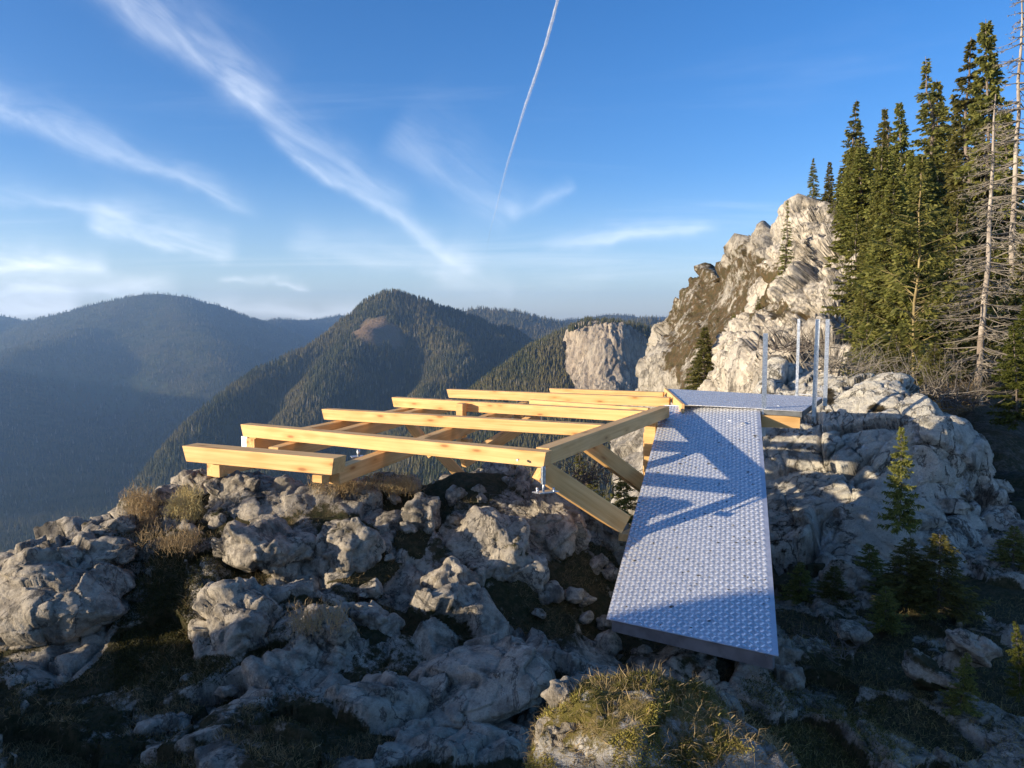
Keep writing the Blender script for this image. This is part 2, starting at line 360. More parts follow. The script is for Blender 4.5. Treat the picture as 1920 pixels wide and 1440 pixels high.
def terr_full(x, y):
    z = terrain_z(x, y); P = np.stack([x, y, 0 * x], -1); amp = sstep(0, 260, z - FLOOR)
    rr = np.hypot(x, y)
    z = z + (ridged(P / 380., 3) * 20 + fbm(P / 130., 3) * 9) * amp * (.75 + .45 * sstep(1000, 3500, rr)) * (.35 + .65 * sstep(40, -60, z)) - 8 * amp
    return z
NA, NR_ = 380, 320
az = np.linspace(math.radians(-62), math.radians(62), NA); rr = np.exp(np.linspace(math.log(900), math.log(9000), NR_))
A_, R_ = np.meshgrid(az, rr); HX = np.sin(A_) * R_; HY = np.cos(A_) * R_; HZ = terr_full(HX, HY)
CLEAR = at(700, 592, 2130)
def clearing(x, y):
    P = np.stack([x, y, 0 * x], -1)
    d = np.hypot((x - CLEAR[0]) / 1.0, (y - CLEAR[1]) / 1.0) + fbm(P / 60., 3) * 60
    c1 = sstep(95, 55, d)
    q = fbm(P / 260. + 5., 4); c2 = sstep(.26, .34, q) * .9
    lf = at(180, 670, 3700); d2 = np.hypot((x - lf[0]), (y - lf[1])) + fbm(P / 100. + 3, 3) * 200  # third mask: sunlit patch on the left mountain, painted into the hillside colour
    return c1, c2, sstep(330, 200, d2)
c1, c2, c3 = clearing(HX, HY)
Mh, t, b = material('wooded_hillside'); P_ = t.new('ShaderNodeNewGeometry').outputs['Position']
fo = t.mix(t.ramp(t.noise(P_, .03, 6, .7), .35, .65), (.030, .036, .016), (.08, .075, .034))
fo = t.mix(t.ramp(t.noise(P_, .004, 4, .6), .45, .62), fo, (.055, .050, .026))
vg = t.new('ShaderNodeAttribute', attribute_name='veg').outputs['Fac']
fo = t.mix(vg, fo, t.mix(t.noise(P_, .05, 5, .7), (.17, .105, .06), (.22, .16, .10)))
lit_f = t.new('ShaderNodeAttribute', attribute_name='lit_patch').outputs['Fac']; fo = t.mix(lit_f, fo, (.07, .085, .04))
t.L.new(fo, b.inputs['Base Color']); b.inputs['Roughness'].default_value = .95; b.inputs['Specular IOR Level'].default_value = 0
t.L.new(t.bump(t.noise(P_, .12, 4), 1, 4), b.inputs['Normal'])
o = link('hills', fastmesh('hills', np.stack([HX, HY, HZ], -1), gridfaces(NA, NR_), Mh, True, {'veg': c1, 'lit_patch': c3 * .8})); tag(o, kind='structure')
# the plain ground that carries on to the horizon all round
q = np.linspace(-1, 1, 61); q = np.sign(q) * np.abs(q) ** 1.8 * 8900; GX, GY = np.meshgrid(q, q); GP = np.stack([GX / 5000, GY / 5000, 0 * GX], -1)
GR = np.hypot(GX, GY); GZ = -560 + ridged(GP, 4) * 60 * 0
o = link('ground', fastmesh('ground', np.stack([GX, GY, GZ], -1), gridfaces(61, 61), Mh, True, {'veg': GX * 0, 'lit_patch': GX * 0})); tag(o, kind='structure')

# forest: many thousand conifers instanced on points (stuff)
Mc, t, b = material('far_conifers'); P_ = t.new('ShaderNodeNewGeometry').outputs['Position']; oi = t.new('ShaderNodeObjectInfo').outputs['Random']
c = t.mix(oi, (.022, .028, .012), (.085, .082, .032)); c = t.mix(t.ramp(t.noise(P_, .006, 5, .65), .42, .62), c, (.115, .095, .04)); c = t.mix(t.m('MULTIPLY', t.m('GREATER_THAN', oi, .965), .7), c, (.20, .17, .12))
t.L.new(c, b.inputs['Base Color']); b.inputs['Roughness'].default_value = .95; b.inputs['Specular IOR Level'].default_value = 0
def forest(name, pts, scale, tint_hi, label, mat):
    me = bpy.data.meshes.new(name); me.from_pydata([tuple(p) for p in pts], [], [])
    a = me.attributes.new('size', 'FLOAT', 'POINT'); a.data.foreach_set('value', np.asarray(scale, np.float32))
    o = link(name, me); tag(o, label, 'forest', kind='stuff')
    ng = bpy.data.node_groups.new(name, 'GeometryNodeTree')
    ng.interface.new_socket('Geometry', in_out='INPUT', socket_type='NodeSocketGeometry'); ng.interface.new_socket('Geometry', in_out='OUTPUT', socket_type='NodeSocketGeometry')
    N = ng.nodes; gi = N.new('NodeGroupInput'); go = N.new('NodeGroupOutput'); j = N.new('GeometryNodeJoinGeometry')
    for k, (z, r, h) in enumerate(((0.06, .17, .42), (.26, .145, .36), (.46, .11, .30), (.64, .075, .36))):
        c = N.new('GeometryNodeMeshCone'); c.inputs['Vertices'].default_value = 6; c.inputs['Radius Top'].default_value = 0; c.inputs['Radius Bottom'].default_value = r; c.inputs['Depth'].default_value = h
        tr = N.new('GeometryNodeTransform'); tr.inputs['Translation'].default_value = (0.012 * (-1) ** k, .01 * k - .015, z); tr.inputs['Rotation'].default_value = (.06 * (-1) ** k, .05, k * .7)
        ng.links.new(c.outputs['Mesh'], tr.inputs['Geometry']); ng.links.new(tr.outputs[0], j.inputs[0])
    sm = N.new('GeometryNodeSetMaterial'); sm.inputs['Material'].default_value = mat; ng.links.new(j.outputs[0], sm.inputs[0])
    ip = N.new('GeometryNodeInstanceOnPoints'); ng.links.new(gi.outputs[0], ip.inputs['Points']); ng.links.new(sm.outputs[0], ip.inputs['Instance'])
    na = N.new('GeometryNodeInputNamedAttribute'); na.data_type = 'FLOAT'; na.inputs[0].default_value = 'size'
    ng.links.new(na.outputs['Attribute'], ip.inputs['Scale'])
    rv = N.new('FunctionNodeRandomValue'); rv.data_type = 'FLOAT_VECTOR'; rv.inputs[0].default_value = (-.05, -.05, 0); rv.inputs[1].default_value = (.05, .05, 6.28)
    ng.links.new(rv.outputs[0], ip.inputs['Rotation']); ng.links.new(ip.outputs[0], go.inputs[0])
    md = o.modifiers.new('forest', 'NODES'); md.node_group = ng
    me.materials.append(mat)
    return o
def scatter(n, a0, a1, r0, r1, seed):
    g = np.random.default_rng(seed); a = g.uniform(math.radians(a0), math.radians(a1), n); r = np.exp(g.uniform(math.log(r0), math.log(r1), n))
    x = np.sin(a) * r; y = np.cos(a) * r; z = terr_full(x, y); k1, k2, k3 = clearing(x, y)
    P = np.stack([x, y, 0 * x], -1); dens = fbm(P / 90. + 2, 3)
    keep = (k1 < .12 + .25 * g.random(n)) & (g.random(n) > c_lim * sstep(-.1, .35, dens)) & (z > FLOOR - 60)
    return np.stack([x, y, z - .5], -1)[keep], (g.uniform(.55, 1.25, n) * (1 + .25 * dens))[keep], k3[keep], k2[keep]
c_lim = .75
P1, S1, k3, k2 = scatter(190000, -37, 22, 920, 2700, 1)
forest('hillside_forest', P1, S1 * 16, 0, 'dense dark spruce forest covering the pointed hill in the middle', Mc)
P1, S1, k3, k2 = scatter(80000, -37, 24, 2700, 8000, 2)
forest('distant_forest', P1, S1 * 20, 0, 'blue hazy forest covering the far mountain ridges', Mc)

# ------------------------------------------------------------------ 2. distant limestone cliff
P, PX, PY = relief([(1063, 640), (1068, 622), (1080, 614), (1100, 608), (1120, 606), (1150, 612), (1185, 616), (1205, 632), (1214, 660), (1222, 690), (1260, 730)],
                   [(1063, 660), (1068, 700), (1085, 735), (1120, 770), (1260, 800)],
                   [(1063, 640, 1220), (1075, 660, 1190), (1100, 640, 1150), (1100, 720, 1120), (1150, 640, 1120), (1150, 740, 1080), (1200, 650, 1160), (1215, 720, 1130), (1260, 780, 1100)], 190, 170, 5, 12)
def cliffd(P):
    Q = P * np.array([1 / 26., 1 / 26., 1 / 150.]); Q = warp(P, 60., 8.) * np.array([1 / 15., 1 / 15., 1 / 120.]); a = ridged(Q, 5) * 7
    f1, f2, v = voro(P * np.array([1 / 34., 1 / 34., 1 / 110.])); return a + (v - .5) * 6 - 4 * np.exp(-(f2 - f1) / .06) + ridged(P / np.array([7., 7., 20.]), 3) * 2.2
P = displace(P, cliffd)
N = gridnormals(P); veg = sstep(.3, .7, np.abs(N[..., 2])) * .42 + sstep(725, 790, PY) * .45
o = link('limestone_cliff', fastmesh('limestone_cliff', P, gridfaces(P.shape[1], P.shape[0]), M_cliff, True, {'veg': veg}))
tag(o, 'tall pale limestone cliff across the gorge with dark spruces along its flat top', 'cliff')
g = np.random.default_rng(5); n = 420; xs = g.uniform(1066, 1232, n); base = np.interp(xs, [1066, 1100, 1150, 1190, 1215, 1235], [622, 609, 612, 617, 628, 634]); YY = g.uniform(1150, 1330, n)
pp = np.array([at(a, b_ - (c - 1150) * .03 + 2, c) for a, b_, c in zip(xs, base, YY)])
forest('clifftop_forest', pp, g.uniform(8, 15, n), 0, 'fringe of dark spruces along the top edge of the distant cliff', Mc)

# ------------------------------------------------------------------ 3. crags on the right
def cragd(s, a):
    def f(P):
        Q = warp(P, s * 1.2, s * .18) / s; Q = np.stack([Q[..., 0] + Q[..., 2] * .35, Q[..., 1], Q[..., 2] - .2 * Q[..., 0]], -1)
        a1, e1 = facet(Q * np.array([.9, .9, .42])); a2, e2 = facet(Q * np.array([2.4, 2.4, 1.3]) + 5); a3, e3 = facet(Q * np.array([7, 7, 4.5]) + 1)
        h = ridged(Q * np.array([1.0, 1.0, .4]), 5) * .6 + a1 * 1.6 - .4 * e1 + a2 * .62 - .18 * e2 + a3 * .2 - .05 * e3 + fbm(Q * 9, 3) * .1
        return h * a
    return f
def blob(PX, PY, cx, cy, rx, ry, rot=0):
    c, s = math.cos(rot), math.sin(rot); x = (PX - cx) * c + (PY - cy) * s; y = -(PX - cx) * s + (PY - cy) * c
    return np.exp(-((x / rx) ** 2 + (y / ry) ** 2))
P, PX, PY = relief([(1150, 800), (1180, 750), (1196, 722), (1204, 695), (1216, 668), (1236, 640), (1250, 605), (1262, 575), (1282, 545), (1305, 524), (1325, 515), (1350, 518), (1380, 505), (1402, 496), (1410, 474), (1420, 480), (1440, 465), (1465, 440), (1520, 400)],
                   [(1100, 1150), (1350, 1150), (1520, 1000)],
                   [(1150, 800, 118), (1196, 722, 122), (1250, 605, 126), (1225, 700, 108), (1282, 545, 122), (1300, 620, 104), (1325, 520, 118), (1345, 560, 106), (1380, 600, 92), (1400, 520, 96), (1350, 700, 82), (1260, 720, 98), (1150, 900, 92), (1120, 1100, 80), (1300, 900, 78), (1460, 500, 82), (1450, 700, 70), (1500, 1000, 60), (1520, 410, 84)], 330, 290, 6, 2.6)
veg = .95 * blob(PX, PY, 1362, 610, 75, 95, .5) + .35 * blob(PX, PY, 1300, 620, 60, 60) + .6 * blob(PX, PY, 1300, 700, 45, 50) + .5 * blob(PX, PY, 1310, 560, 25, 40, .4) + .3 * blob(PX, PY, 1430, 520, 30, 40) - .35 * blob(PX, PY, 1220, 690, 26, 70, .3) + .22
rockness = 1 - sstep(.35, .8, veg)
P = displace(P, lambda P_: cragd(8.5, 2.6)(P_) * (.35 + .65 * rockness) * (.25 + .75 * sstep(1190, 1290, PX)))
o = link('rocky_spur', fastmesh('rocky_spur', P, gridfaces(P.shape[1], P.shape[0]), M_crag, True, {'veg': np.clip(veg, 0, .60)}))
tag(o, 'far limestone spur with brown grass on its face, dropping into the gorge behind the landing', 'crag')
P, PX, PY = relief([(1340, 745), (1352, 712), (1362, 680), (1378, 640), (1395, 610), (1412, 580), (1425, 545), (1440, 500), (1462, 455), (1485, 418), (1500, 402), (1520, 404), (1545, 408), (1565, 420), (1580, 445), (1610, 470), (1650, 480), (1700, 500), (1760, 520)],
                   [(1340, 1000), (1400, 900), (1760, 860)],
                   [(1345, 740, 60), (1400, 730, 44), (1395, 615, 64), (1440, 640, 48), (1450, 560, 58), (1470, 460, 66), (1505, 405, 68), (1520, 520, 50), (1545, 420, 62), (1500, 640, 38), (1560, 600, 36), (1580, 480, 48), (1600, 640, 34), (1630, 560, 42), (1650, 680, 30), (1700, 520, 44), (1760, 700, 28), (1550, 720, 22), (1450, 740, 28), (1400, 900, 30), (1600, 860, 18)], 360, 300, 6, 1.6)
veg = .7 * blob(PX, PY, 1445, 560, 22, 70, .45) + .55 * blob(PX, PY, 1490, 600, 30, 30) + .5 * blob(PX, PY, 1400, 700, 30, 14) + .9 * blob(PX, PY, 1680, 560, 60, 120) + .45 * blob(PX, PY, 1560, 650, 60, 30) + .4 * blob(PX, PY, 1600, 440, 40, 30) + .16
P = displace(P, lambda P_: cragd(3.6, 1.25)(P_) * (.5 + .5 * (1 - sstep(.35, .8, veg))))
M_crag2 = rock_mat('limestone_crag_near', (.56, .49, .385), (.29, .25, .195), (.085, .075, .06), (.155, .10, .045), (.085, .075, .03), 2.2, 1.0, (.54, .48, .40), (1, 1, .7))
o = link('limestone_crag', fastmesh('limestone_crag', P, gridfaces(P.shape[1], P.shape[0]), M_crag2, True, {'veg': np.clip(veg, 0, .9)}))
tag(o, 'steep cream limestone crag rising to a blocky summit at the edge of the spruce wood', 'crag')
# wooded slope under the trees
P, PX, PY = relief([(1590, 460), (1640, 450), (1720, 470), (1800, 520), (1900, 560), (2100, 600), (2400, 640)],
                   [(1590, 790), (1700, 800), (1900, 960), (2400, 1000)],
                   [(1480, 480, 85), (1560, 450, 78), (1640, 460, 66), (1720, 480, 58), (1800, 530, 50), (1900, 560, 42), (2400, 640, 34), (1560, 700, 45), (1700, 650, 34), (1760, 740, 18), (1830, 770, 14), (1920, 820, 12.5), (2400, 900, 12), (1850, 660, 26), (2000, 960, 9.5), (1700, 800, 20)], 260, 160, 6, 3.0)
P = displace(P, lambda P_: fbm(P_ / 4., 4) * .9 + fbm(P_ / .8, 3) * .18)
o = link('wooded_slope', fastmesh('wooded_slope', P, gridfaces(P.shape[1], P.shape[0]), M_soil, True, {'veg': .55 + 0 * PX})); tag(o, kind='structure'); SLOPE = P
# pale rock to the right of the landing
P, PX, PY = relief([(1400, 800), (1422, 745), (1445, 700), (1475, 676), (1500, 672), (1540, 690), (1580, 704), (1640, 724), (1690, 740), (1740, 764), (1790, 792), (1840, 822), (1880, 858), (1905, 895), (1930, 960)],
                   [(1400, 1230), (1600, 1240), (1930, 1050)],
                   [(1410, 720, 12.2), (1410, 850, 10.2), (1430, 1000, 8.2), (1430, 1150, 6.9), (1470, 670, 13.2), (1500, 740, 11.6), (1560, 745, 11.2), (1500, 800, 10.4), (1500, 900, 9.2), (1490, 1000, 8.2), (1540, 1100, 7.2), (1560, 690, 12.4), (1600, 765, 10.5), (1600, 800, 10.0), (1600, 880, 9.0), (1600, 1000, 7.8), (1700, 745, 10.6), (1680, 785, 9.5), (1745, 800, 8.95), (1720, 860, 8.9), (1720, 960, 8.2), (1800, 815, 9.3), (1820, 855, 9.3), (1820, 900, 9.4), (1880, 860, 11.6), (1900, 900, 11.2), (1920, 1000, 9.0), (1700, 1100, 7.2), (1600, 1200, 6.6), (1400, 1200, 6.6)], 410, 370, 7, .5)
def rockd(P):
    P = warp(P, .9, .14); a1, e1 = facet(P / 1.3); a2, e2 = facet(P / np.array([.5, .5, .36]) + 5); a3, e3 = facet(P / .17 + 2)
    return ridged(P / 1.7, 5) * .10 + a1 * .32 - .10 * e1 + a2 * .085 - .04 * e2 + a3 * .018 - .008 * e3 + fbm(P / .12, 3) * .015
P = displace(P, rockd); N = gridnormals(P)
veg = .2 + .5 * blob(PX, PY, 1650, 780, 20, 8) + .35 * blob(PX, PY, 1480, 1020, 60, 60) + .5 * blob(PX, PY, 1560, 760, 15, 30)
veg[-8:] = .5
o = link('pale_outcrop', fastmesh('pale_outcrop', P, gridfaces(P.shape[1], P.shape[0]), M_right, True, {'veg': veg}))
tag(o, 'broad sunlit pale limestone outcrop just right of the landing posts', 'rock outcrop'); OUTC = P

# ------------------------------------------------------------------ 4. ground of the viewpoint
gctl = [(-300, 1180, 4.6), (0, 1100, 4.75), (0, 1250, 4.1), (0, 1440, 3.1), (-300, 1560, 2.6), (0, 1620, 2.5), (160, 1015, 5.0), (270, 950, 5.6), (300, 1060, 4.9), (300, 1200, 4.4), (300, 1400, 3.4),
        (400, 890, 6.0), (550, 925, 5.7), (600, 1000, 5.2), (600, 1150, 4.5), (600, 1300, 3.8), (600, 1440, 3.1), (600, 1620, 2.5), (800, 905, 6.1), (900, 1000, 5.5), (900, 1120, 5.0), (900, 1300, 4.2), (900, 1440, 3.3), (1000, 900, 6.4),
        (1100, 965, 6.2), (1130, 1060, 5.8), (1100, 1200, 5.0), (1100, 1440, 3.4), (1100, 1620, 2.8), (1300, 1110, 6.6), (1300, 1250, 4.9), (1300, 1350, 4.2), (1300, 1620, 3.0), (1500, 1080, 7.2), (1500, 1250, 5.2), (1500, 1440, 3.9),
        (1750, 1010, 8.2), (1750, 1200, 5.8), (1750, 1440, 4.1), (2000, 930, 9.6), (2000, 1200, 6.0), (2000, 1440, 4.2), (2300, 900, 10), (2300, 1620, 3.4), (1700, 1620, 3.3)]
P, PX, PY = relief([(-300, 1200), (-80, 1125), (0, 1098), (60, 1056), (160, 1012), (220, 990), (270, 950), (330, 918), (400, 890), (460, 902), (560, 915), (640, 912), (720, 900), (800, 906), (860, 892), (940, 890), (1010, 905), (1080, 945), (1130, 985), (1180, 1015), (1240, 1060), (1320, 1080), (1430, 1085), (1500, 1068), (1700, 1010), (1900, 940), (2300, 880)],
                   [(-300, 1640), (2300, 1640)], gctl, 590, 330, 6, .9)
GF = tps(gctl)
def groundd(P):
    P = warp(P, .5, .10); f1, f2, v = voro(P / .42); a1, e1 = facet(P / .8 + 2); a2, e2 = facet(P / np.array([.2, .2, .14])); a3, e3 = facet(P / .075)
    k = sstep(-.35, 0, fbm(P / .8 + 4, 3))
    rock = sstep(.20, .50, v) * k
    return fbm(P / .9, 4) * .12 + rock * (.05 + a1 * .22 - .05 * e1 + a2 * .045 - .018 * e2 + a3 * .010 + fbm(P / .28, 4) * .04) + fbm(P / .12, 3) * .015 - .03, rock
hh, rk = groundd(P); P = P + gridnormals(P) * hh[..., None]; GRND = P; GN = gridnormals(P)
rk = rk * (PX < 1260) + .55 * rk * (PX >= 1260)
rk = rk * (1 - .9 * np.clip(blob(PX, PY, 140, 1390, 330, 150) + blob(PX, PY, 320, 1130, 65, 130) + blob(PX, PY, 560, 1400, 90, 110) + blob(PX, PY, 1000, 1150, 130, 40), 0, 1))
GVEG = .74 - .58 * rk
o = link('ground', fastmesh('rocky_ground', P, gridfaces(P.shape[1], P.shape[0]), M_near, True, {'veg': GVEG})); tag(o, kind='structure')
GPX, GPY = PX, PY
# flank of the hill that falls away below the edge, so that the crest has a body
edge = P[-1][::10]; rows = [edge]
for k in range(1, 40):
    e = edge.copy(); hd = e[:, :2] / np.linalg.norm(e[:, :2], axis=1)[:, None]; s = 1.2 * k ** 1.55; e[:, :2] += hd * s * .75; e[:, 2] -= s * (1.35); rows.append(e)
Pf = np.stack(rows[::-1]); Pf = Pf + gridnormals(Pf) * (fbm(Pf / 6., 4) * 1.5 * np.linspace(1, 0, len(rows))[:, None])[..., None]
o = link('terrain', fastmesh('terrain', Pf, gridfaces(Pf.shape[1], Pf.shape[0]), M_near, True, {'veg': np.full(Pf.shape[:2], .6)})); tag(o, kind='structure')
# unseen bank behind and left of the camera, added to shade the foreground
bx = np.linspace(0, 1, 160); by = np.linspace(0, 1, 60); BX, BY = np.meshgrid(bx, by)
c0 = np.array([-9.5, 1.9]); c1_ = np.array([-5.5, -9.0]); ax_ = (c1_ - c0); nrm = np.array([-ax_[1], ax_[0]]) / np.linalg.norm(ax_)
crest = -.60 + 1.13 * sstep(.0, .14, bx) + .35 * sstep(.5, .9, bx) + .10 * np.sin(bx * 23) + .06 * np.sin(bx * 61 + 1)
crest = np.where(bx < .02, -1.6, crest)
base_z = -3.4 + 1.0 * bx
prof = np.sin(BY * math.pi) ** .8
W_ = (BY - .5) * 4.0
BP = np.stack([c0[0] + ax_[0] * BX + nrm[0] * W_, c0[1] + ax_[1] * BX + nrm[1] * W_, base_z[None] + (crest - base_z)[None] * prof], -1)
BP = displace(BP, lambda P_: fbm(P_ / .9, 4) * .14)
o = link('shade_bank', fastmesh('shade_bank', BP, gridfaces(160, 60), M_near, True, {'veg': np.full(BP.shape[:2], .5)})); tag(o, 'unseen mossy bank left of the camera, added to shade the foreground rocks', 'shading bank')
# ground under and behind the camera joins bank and foreground
q = np.linspace(-12, 12, 90); q2 = np.linspace(-14, 2.4, 70); QX, QY = np.meshgrid(q, q2)
QZ = -2.35 + .35 * sstep(-8, -4, -QX) * 0 + fbm(np.stack([QX, QY, 0 * QX], -1) / 2.5, 4) * .25 + .04 * np.maximum(0, -QY)
o = link('path', fastmesh('path', np.stack([QX, QY, QZ], -1), gridfaces(90, 70), M_soil, True, {'veg': np.full(QX.shape, .6)})); tag(o, kind='structure')

# ------------------------------------------------------------------ 5. boulders
def ico(sub):
    bm = bmesh.new(); bmesh.ops.create_icosphere(bm, subdivisions=sub, radius=1); V = np.array([v.co[:] for v in bm.verts]); Fc = np.array([[v.index for v in f.verts] for f in bm.faces]); bm.free(); return V, Fc
ICO = {k: ico(k) for k in (4, 5, 6, 7)}
def boulder(name, px0, py0, px1, py1, Y, label, rot=0, seed=None, sub=5, veg=.25, depth=.8, mat=None, blocky=1.0, rough=1.0, lump=1.0, parent=None, cat='rock', embed=True):
    if px0 < 1500 and py0 > 870 and px1 - px0 < 600 and embed:
        Y = float(GF(np.array([(px0 + px1) / 2.]), np.array([(py0 + py1) / 2.]))[0]) + .10 * min(px1 - px0, py1 - py0) / F * Y * 1.6
    seed = seed if seed is not None else int(px0 * 7 + py0 * 3) % 997
    g = np.random.default_rng(seed); c = at((px0 + px1) / 2, (py0 + py1) / 2, Y)
    rx = abs(px1 - px0) / 2 / F * Y; rz = abs(py1 - py0) / 2 / F * Y * .98; ry = (rx * .6 + rz * .4) * depth
    V, Fc = ICO[sub]; n = 13; nn = g.normal(size=(n, 3)); nn /= np.linalg.norm(nn, axis=1)[:, None]; dd = g.uniform(.58, 1.0, n)
    q = V @ nn.T; r = np.where(q > .05, dd / np.maximum(q, .05), 9.); k = 16.
    rr_ = -np.log(np.exp(-r * k).sum(1) + math.exp(-1.12 * k)) / k
    rr_ = np.clip(rr_, .35, 1.2) * blocky + (1 - blocky); rr_ = rr_ * (1 + .30 * lump * perlin(V * 1.2 + seed * .37) + .08 * lump * perlin(V * 2.9 + seed * .11))
    S = V * rr_[:, None]; S /= np.abs(S).max(0)
    cr, sr = math.cos(rot), -math.sin(rot)
    S = S * np.array([rx, ry, rz]); size = (rx * rz) ** .5
    if rot: S = np.stack([S[:, 0] * cr + S[:, 2] * sr, S[:, 1], -S[:, 0] * sr + S[:, 2] * cr], -1)
    Nn = V / np.array([rx, ry, rz]); Nn /= np.linalg.norm(Nn, axis=1)[:, None]
    W = S + c
    sz = max(size, .16); W2_ = warp(W, sz * .6, sz * .16) @ np.array([[.9, 0, -.3], [0, 1, .1], [.4, 0, .9]])
    a1, e1 = facet(W2_ / (sz * .75) + seed); a2, e2 = facet(W2_ / np.array([sz * .3, sz * .3, sz * .2]) + seed); a3, e3 = facet(W2_ / (sz * .11) + seed)
    h = size * rough * (a1 * .24 - .05 * e1 + a2 * .06 - .022 * e2 + a3 * .012 - .006 * e3 + ridged(W2_ / (sz * .8) + seed, 5) * .05 + fbm(W2_ / (sz * .4), 4) * .05)
    S = S + Nn * h[:, None]
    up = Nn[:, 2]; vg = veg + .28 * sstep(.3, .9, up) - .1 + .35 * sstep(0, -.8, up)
    o = link(name, fastmesh(name, S, Fc, mat or M_near, True, {'veg': vg}), None, c)
    if label: tag(o, label, cat)
    return o
BO = [
 # px0,py0,px1,py1,Y,rot,veg,label
 (-60, 1035, 290, 1250, 4.35, .12, .10, 'big grey limestone boulder at the left edge, smooth face in shade'),
 (-120, 1020, 260, 1130, 4.9, .30, .12, 'long sunlit slab of pale rock sloping down to the left edge of the picture'),
 (150, 968, 262, 1022, 5.1, .05, .20, 'lumpy sunlit rock jutting out over the valley at the left skyline'),
 (214, 930, 300, 1000, 5.5, .2, .30, 'small pale rock behind the dry grass tuft on the left skyline'),
 (325, 875, 425, 935, 6.0, .35, .18, 'pale rock under the far left end of the nearest beam'),
 (280, 905, 345, 985, 5.7, .4, .2, 'light slanting rock between two dry grass tufts'),
 (352, 880, 560, 1000, 5.55, .05, .15, 'large brown-grey block carrying the left end of the nearest beam'),
 (362, 945, 450, 1000, 5.3, 0, .22, 'round cracked stone at the foot of the block under the nearest beam'),
 (300, 968, 345, 1000, 5.35, 0, .3, 'fist-shaped pale stone beside the dry grass below the beam end'),
 (400, 965, 610, 1120, 4.85, .15, .10, 'broad grey rock rib in front of the block under the beam'),
 (560, 960, 720, 1100, 4.95, -.1, .22, 'grey rock with a mossy cleft in the middle of the slope'),
 (362, 1085, 560, 1310, 4.1, -.1, .10, 'pitted grey boulder standing upright left of the grassy hollow'),
 (530, 1120, 700, 1260, 4.1, .1, .14, 'knobbly rock with grass hanging over its top'),
 (470, 1215, 600, 1310, 3.9, .2, .2, 'low knobbly rock left of the long smooth boulder'),
 (640, 1130, 740, 1190, 4.4, -.3, .2, 'narrow slanting rib of stone above the grassy hollow'),
 (700, 1150, 760, 1210, 4.3, 0, .25, 'small stone in the grassy hollow above the long boulder'),
 (620, 905, 690, 950, 5.9, .1, .3, 'small sunlit rock at the crest under the second beam'),
 (700, 885, 790, 935, 6.0, 0, .25, 'crest stone with a bright left edge beneath the second beam'),
 (740, 925, 830, 1010, 5.5, .1, .2, 'upright knuckle of grey rock left of the hollow under the beams'),
 (830, 905, 880, 960, 5.7, 0, .2, 'pointed stone at the crest left of the post foot'),
 (835, 862, 1010, 960, 6.6, -.1, .25, 'dark rounded rock directly behind the post foot'),
 (835, 960, 1010, 1160, 5.05, -.35, .12, 'high jagged rock leaning right in the middle of the slope'),
 (785, 1035, 900, 1150, 4.7, .2, .12, 'pale jagged rock with a hollow at its middle'),
 (900, 1010, 1030, 1110, 5.1, -.3, .2, 'flat grey rock right of the jagged one, sloping to the hollow'),
 (940, 915, 1100, 1060, 5.5, -.1, .06, 'big rounded dark grey boulder that carries the steel post foot'),
 (1060, 930, 1175, 1050, 5.75, .1, .12, 'dark boulder under the lower end of the diagonal brace'),
 (1000, 1085, 1060, 1130, 4.95, -.4, .2, 'small grey stone below the big boulder with the post foot'),
 (625, 1225, 1080, 1395, 3.55, .36, .04, 'long smooth pale grey boulder lying across the bottom of the slope'),
 (1040, 1190, 1110, 1260, 4.4, 0, .2, 'stone at the right end of the long smooth boulder'),
 (1110, 1180, 1175, 1240, 4.7, .1, .15, 'pale stone in the shadow by the near left corner of the ramp'),
 (1180, 1205, 1225, 1250, 4.6, .1, .2, 'small stone under the front edge of the ramp'),
 (1370, 1235, 1450, 1285, 4.15, .1, .2, 'flat stone under the right front corner of the ramp'),
 (1440, 1245, 1510, 1315, 4.1, 0, .15, 'brown-streaked stone leaning at the right front corner of the ramp'),
 (260, 1330, 350, 1400, 3.4, -.2, .12, 'pale pitted stone on the grass at the bottom left'),
 (270, 1370, 390, 1470, 3.2, .1, .10, 'largest of the pale pitted stones at the bottom left corner'),
 (370, 1340, 450, 1430, 3.25, .3, .12, 'pale stone right of the bright moss cushion at the bottom left'),
 (20, 1310, 60, 1400, 3.5, 0, .2, 'small upright stone near the left edge, low in the picture'),
 (5, 1270, 45, 1300, 3.7, 0, .2, 'small flat stone near the left edge below the big boulder'),
 (1755, 1168, 1870, 1250, 5.3, -.1, .12, 'pale angular boulder in the shade at the lower right'),
 (1690, 1230, 1800, 1300, 4.9, -.3, .35, 'low mossy stone in front of the pale boulder at the lower right'),
 (1560, 1165, 1630, 1215, 5.7, -.2, .25, 'dark rounded stone among the litter right of the ramp'),
 (1600, 1105, 1650, 1140, 6.6, 0, .2, 'small pale stone under the shaded young spruces'),
 (1540, 1045, 1640, 1140, 7.0, .1, .2, 'grey block at the foot of the pale outcrop'),
 (1740, 930, 1830, 970, 8.6, 0, .25, 'sunlit pale stone at the right foot of the outcrop'),
 (1850, 895, 1900, 925, 9.4, 0, .2, 'small sunlit stone at the right edge of the outcrop'),
]
for (a, b_, c, d, Yv, rt, vg, lb) in BO:
    big = (c - a) * (d - b_) > 15000; huge = (c - a) * (d - b_) > 45000
    sm = 'smooth' in lb
    boulder('boulder' if big else 'stone', a, b_, c, d, Yv, lb, rt, None, 7 if huge else 6 if big else 5 if (c - a) * (d - b_) > 4000 else 4, vg + .06, .95, M_right if a > 1500 and d < 1000 else None, .75 if 'smooth' in lb else 1., .55 if 'smooth' in lb else 1., .35 if 'smooth' in lb else 1.)
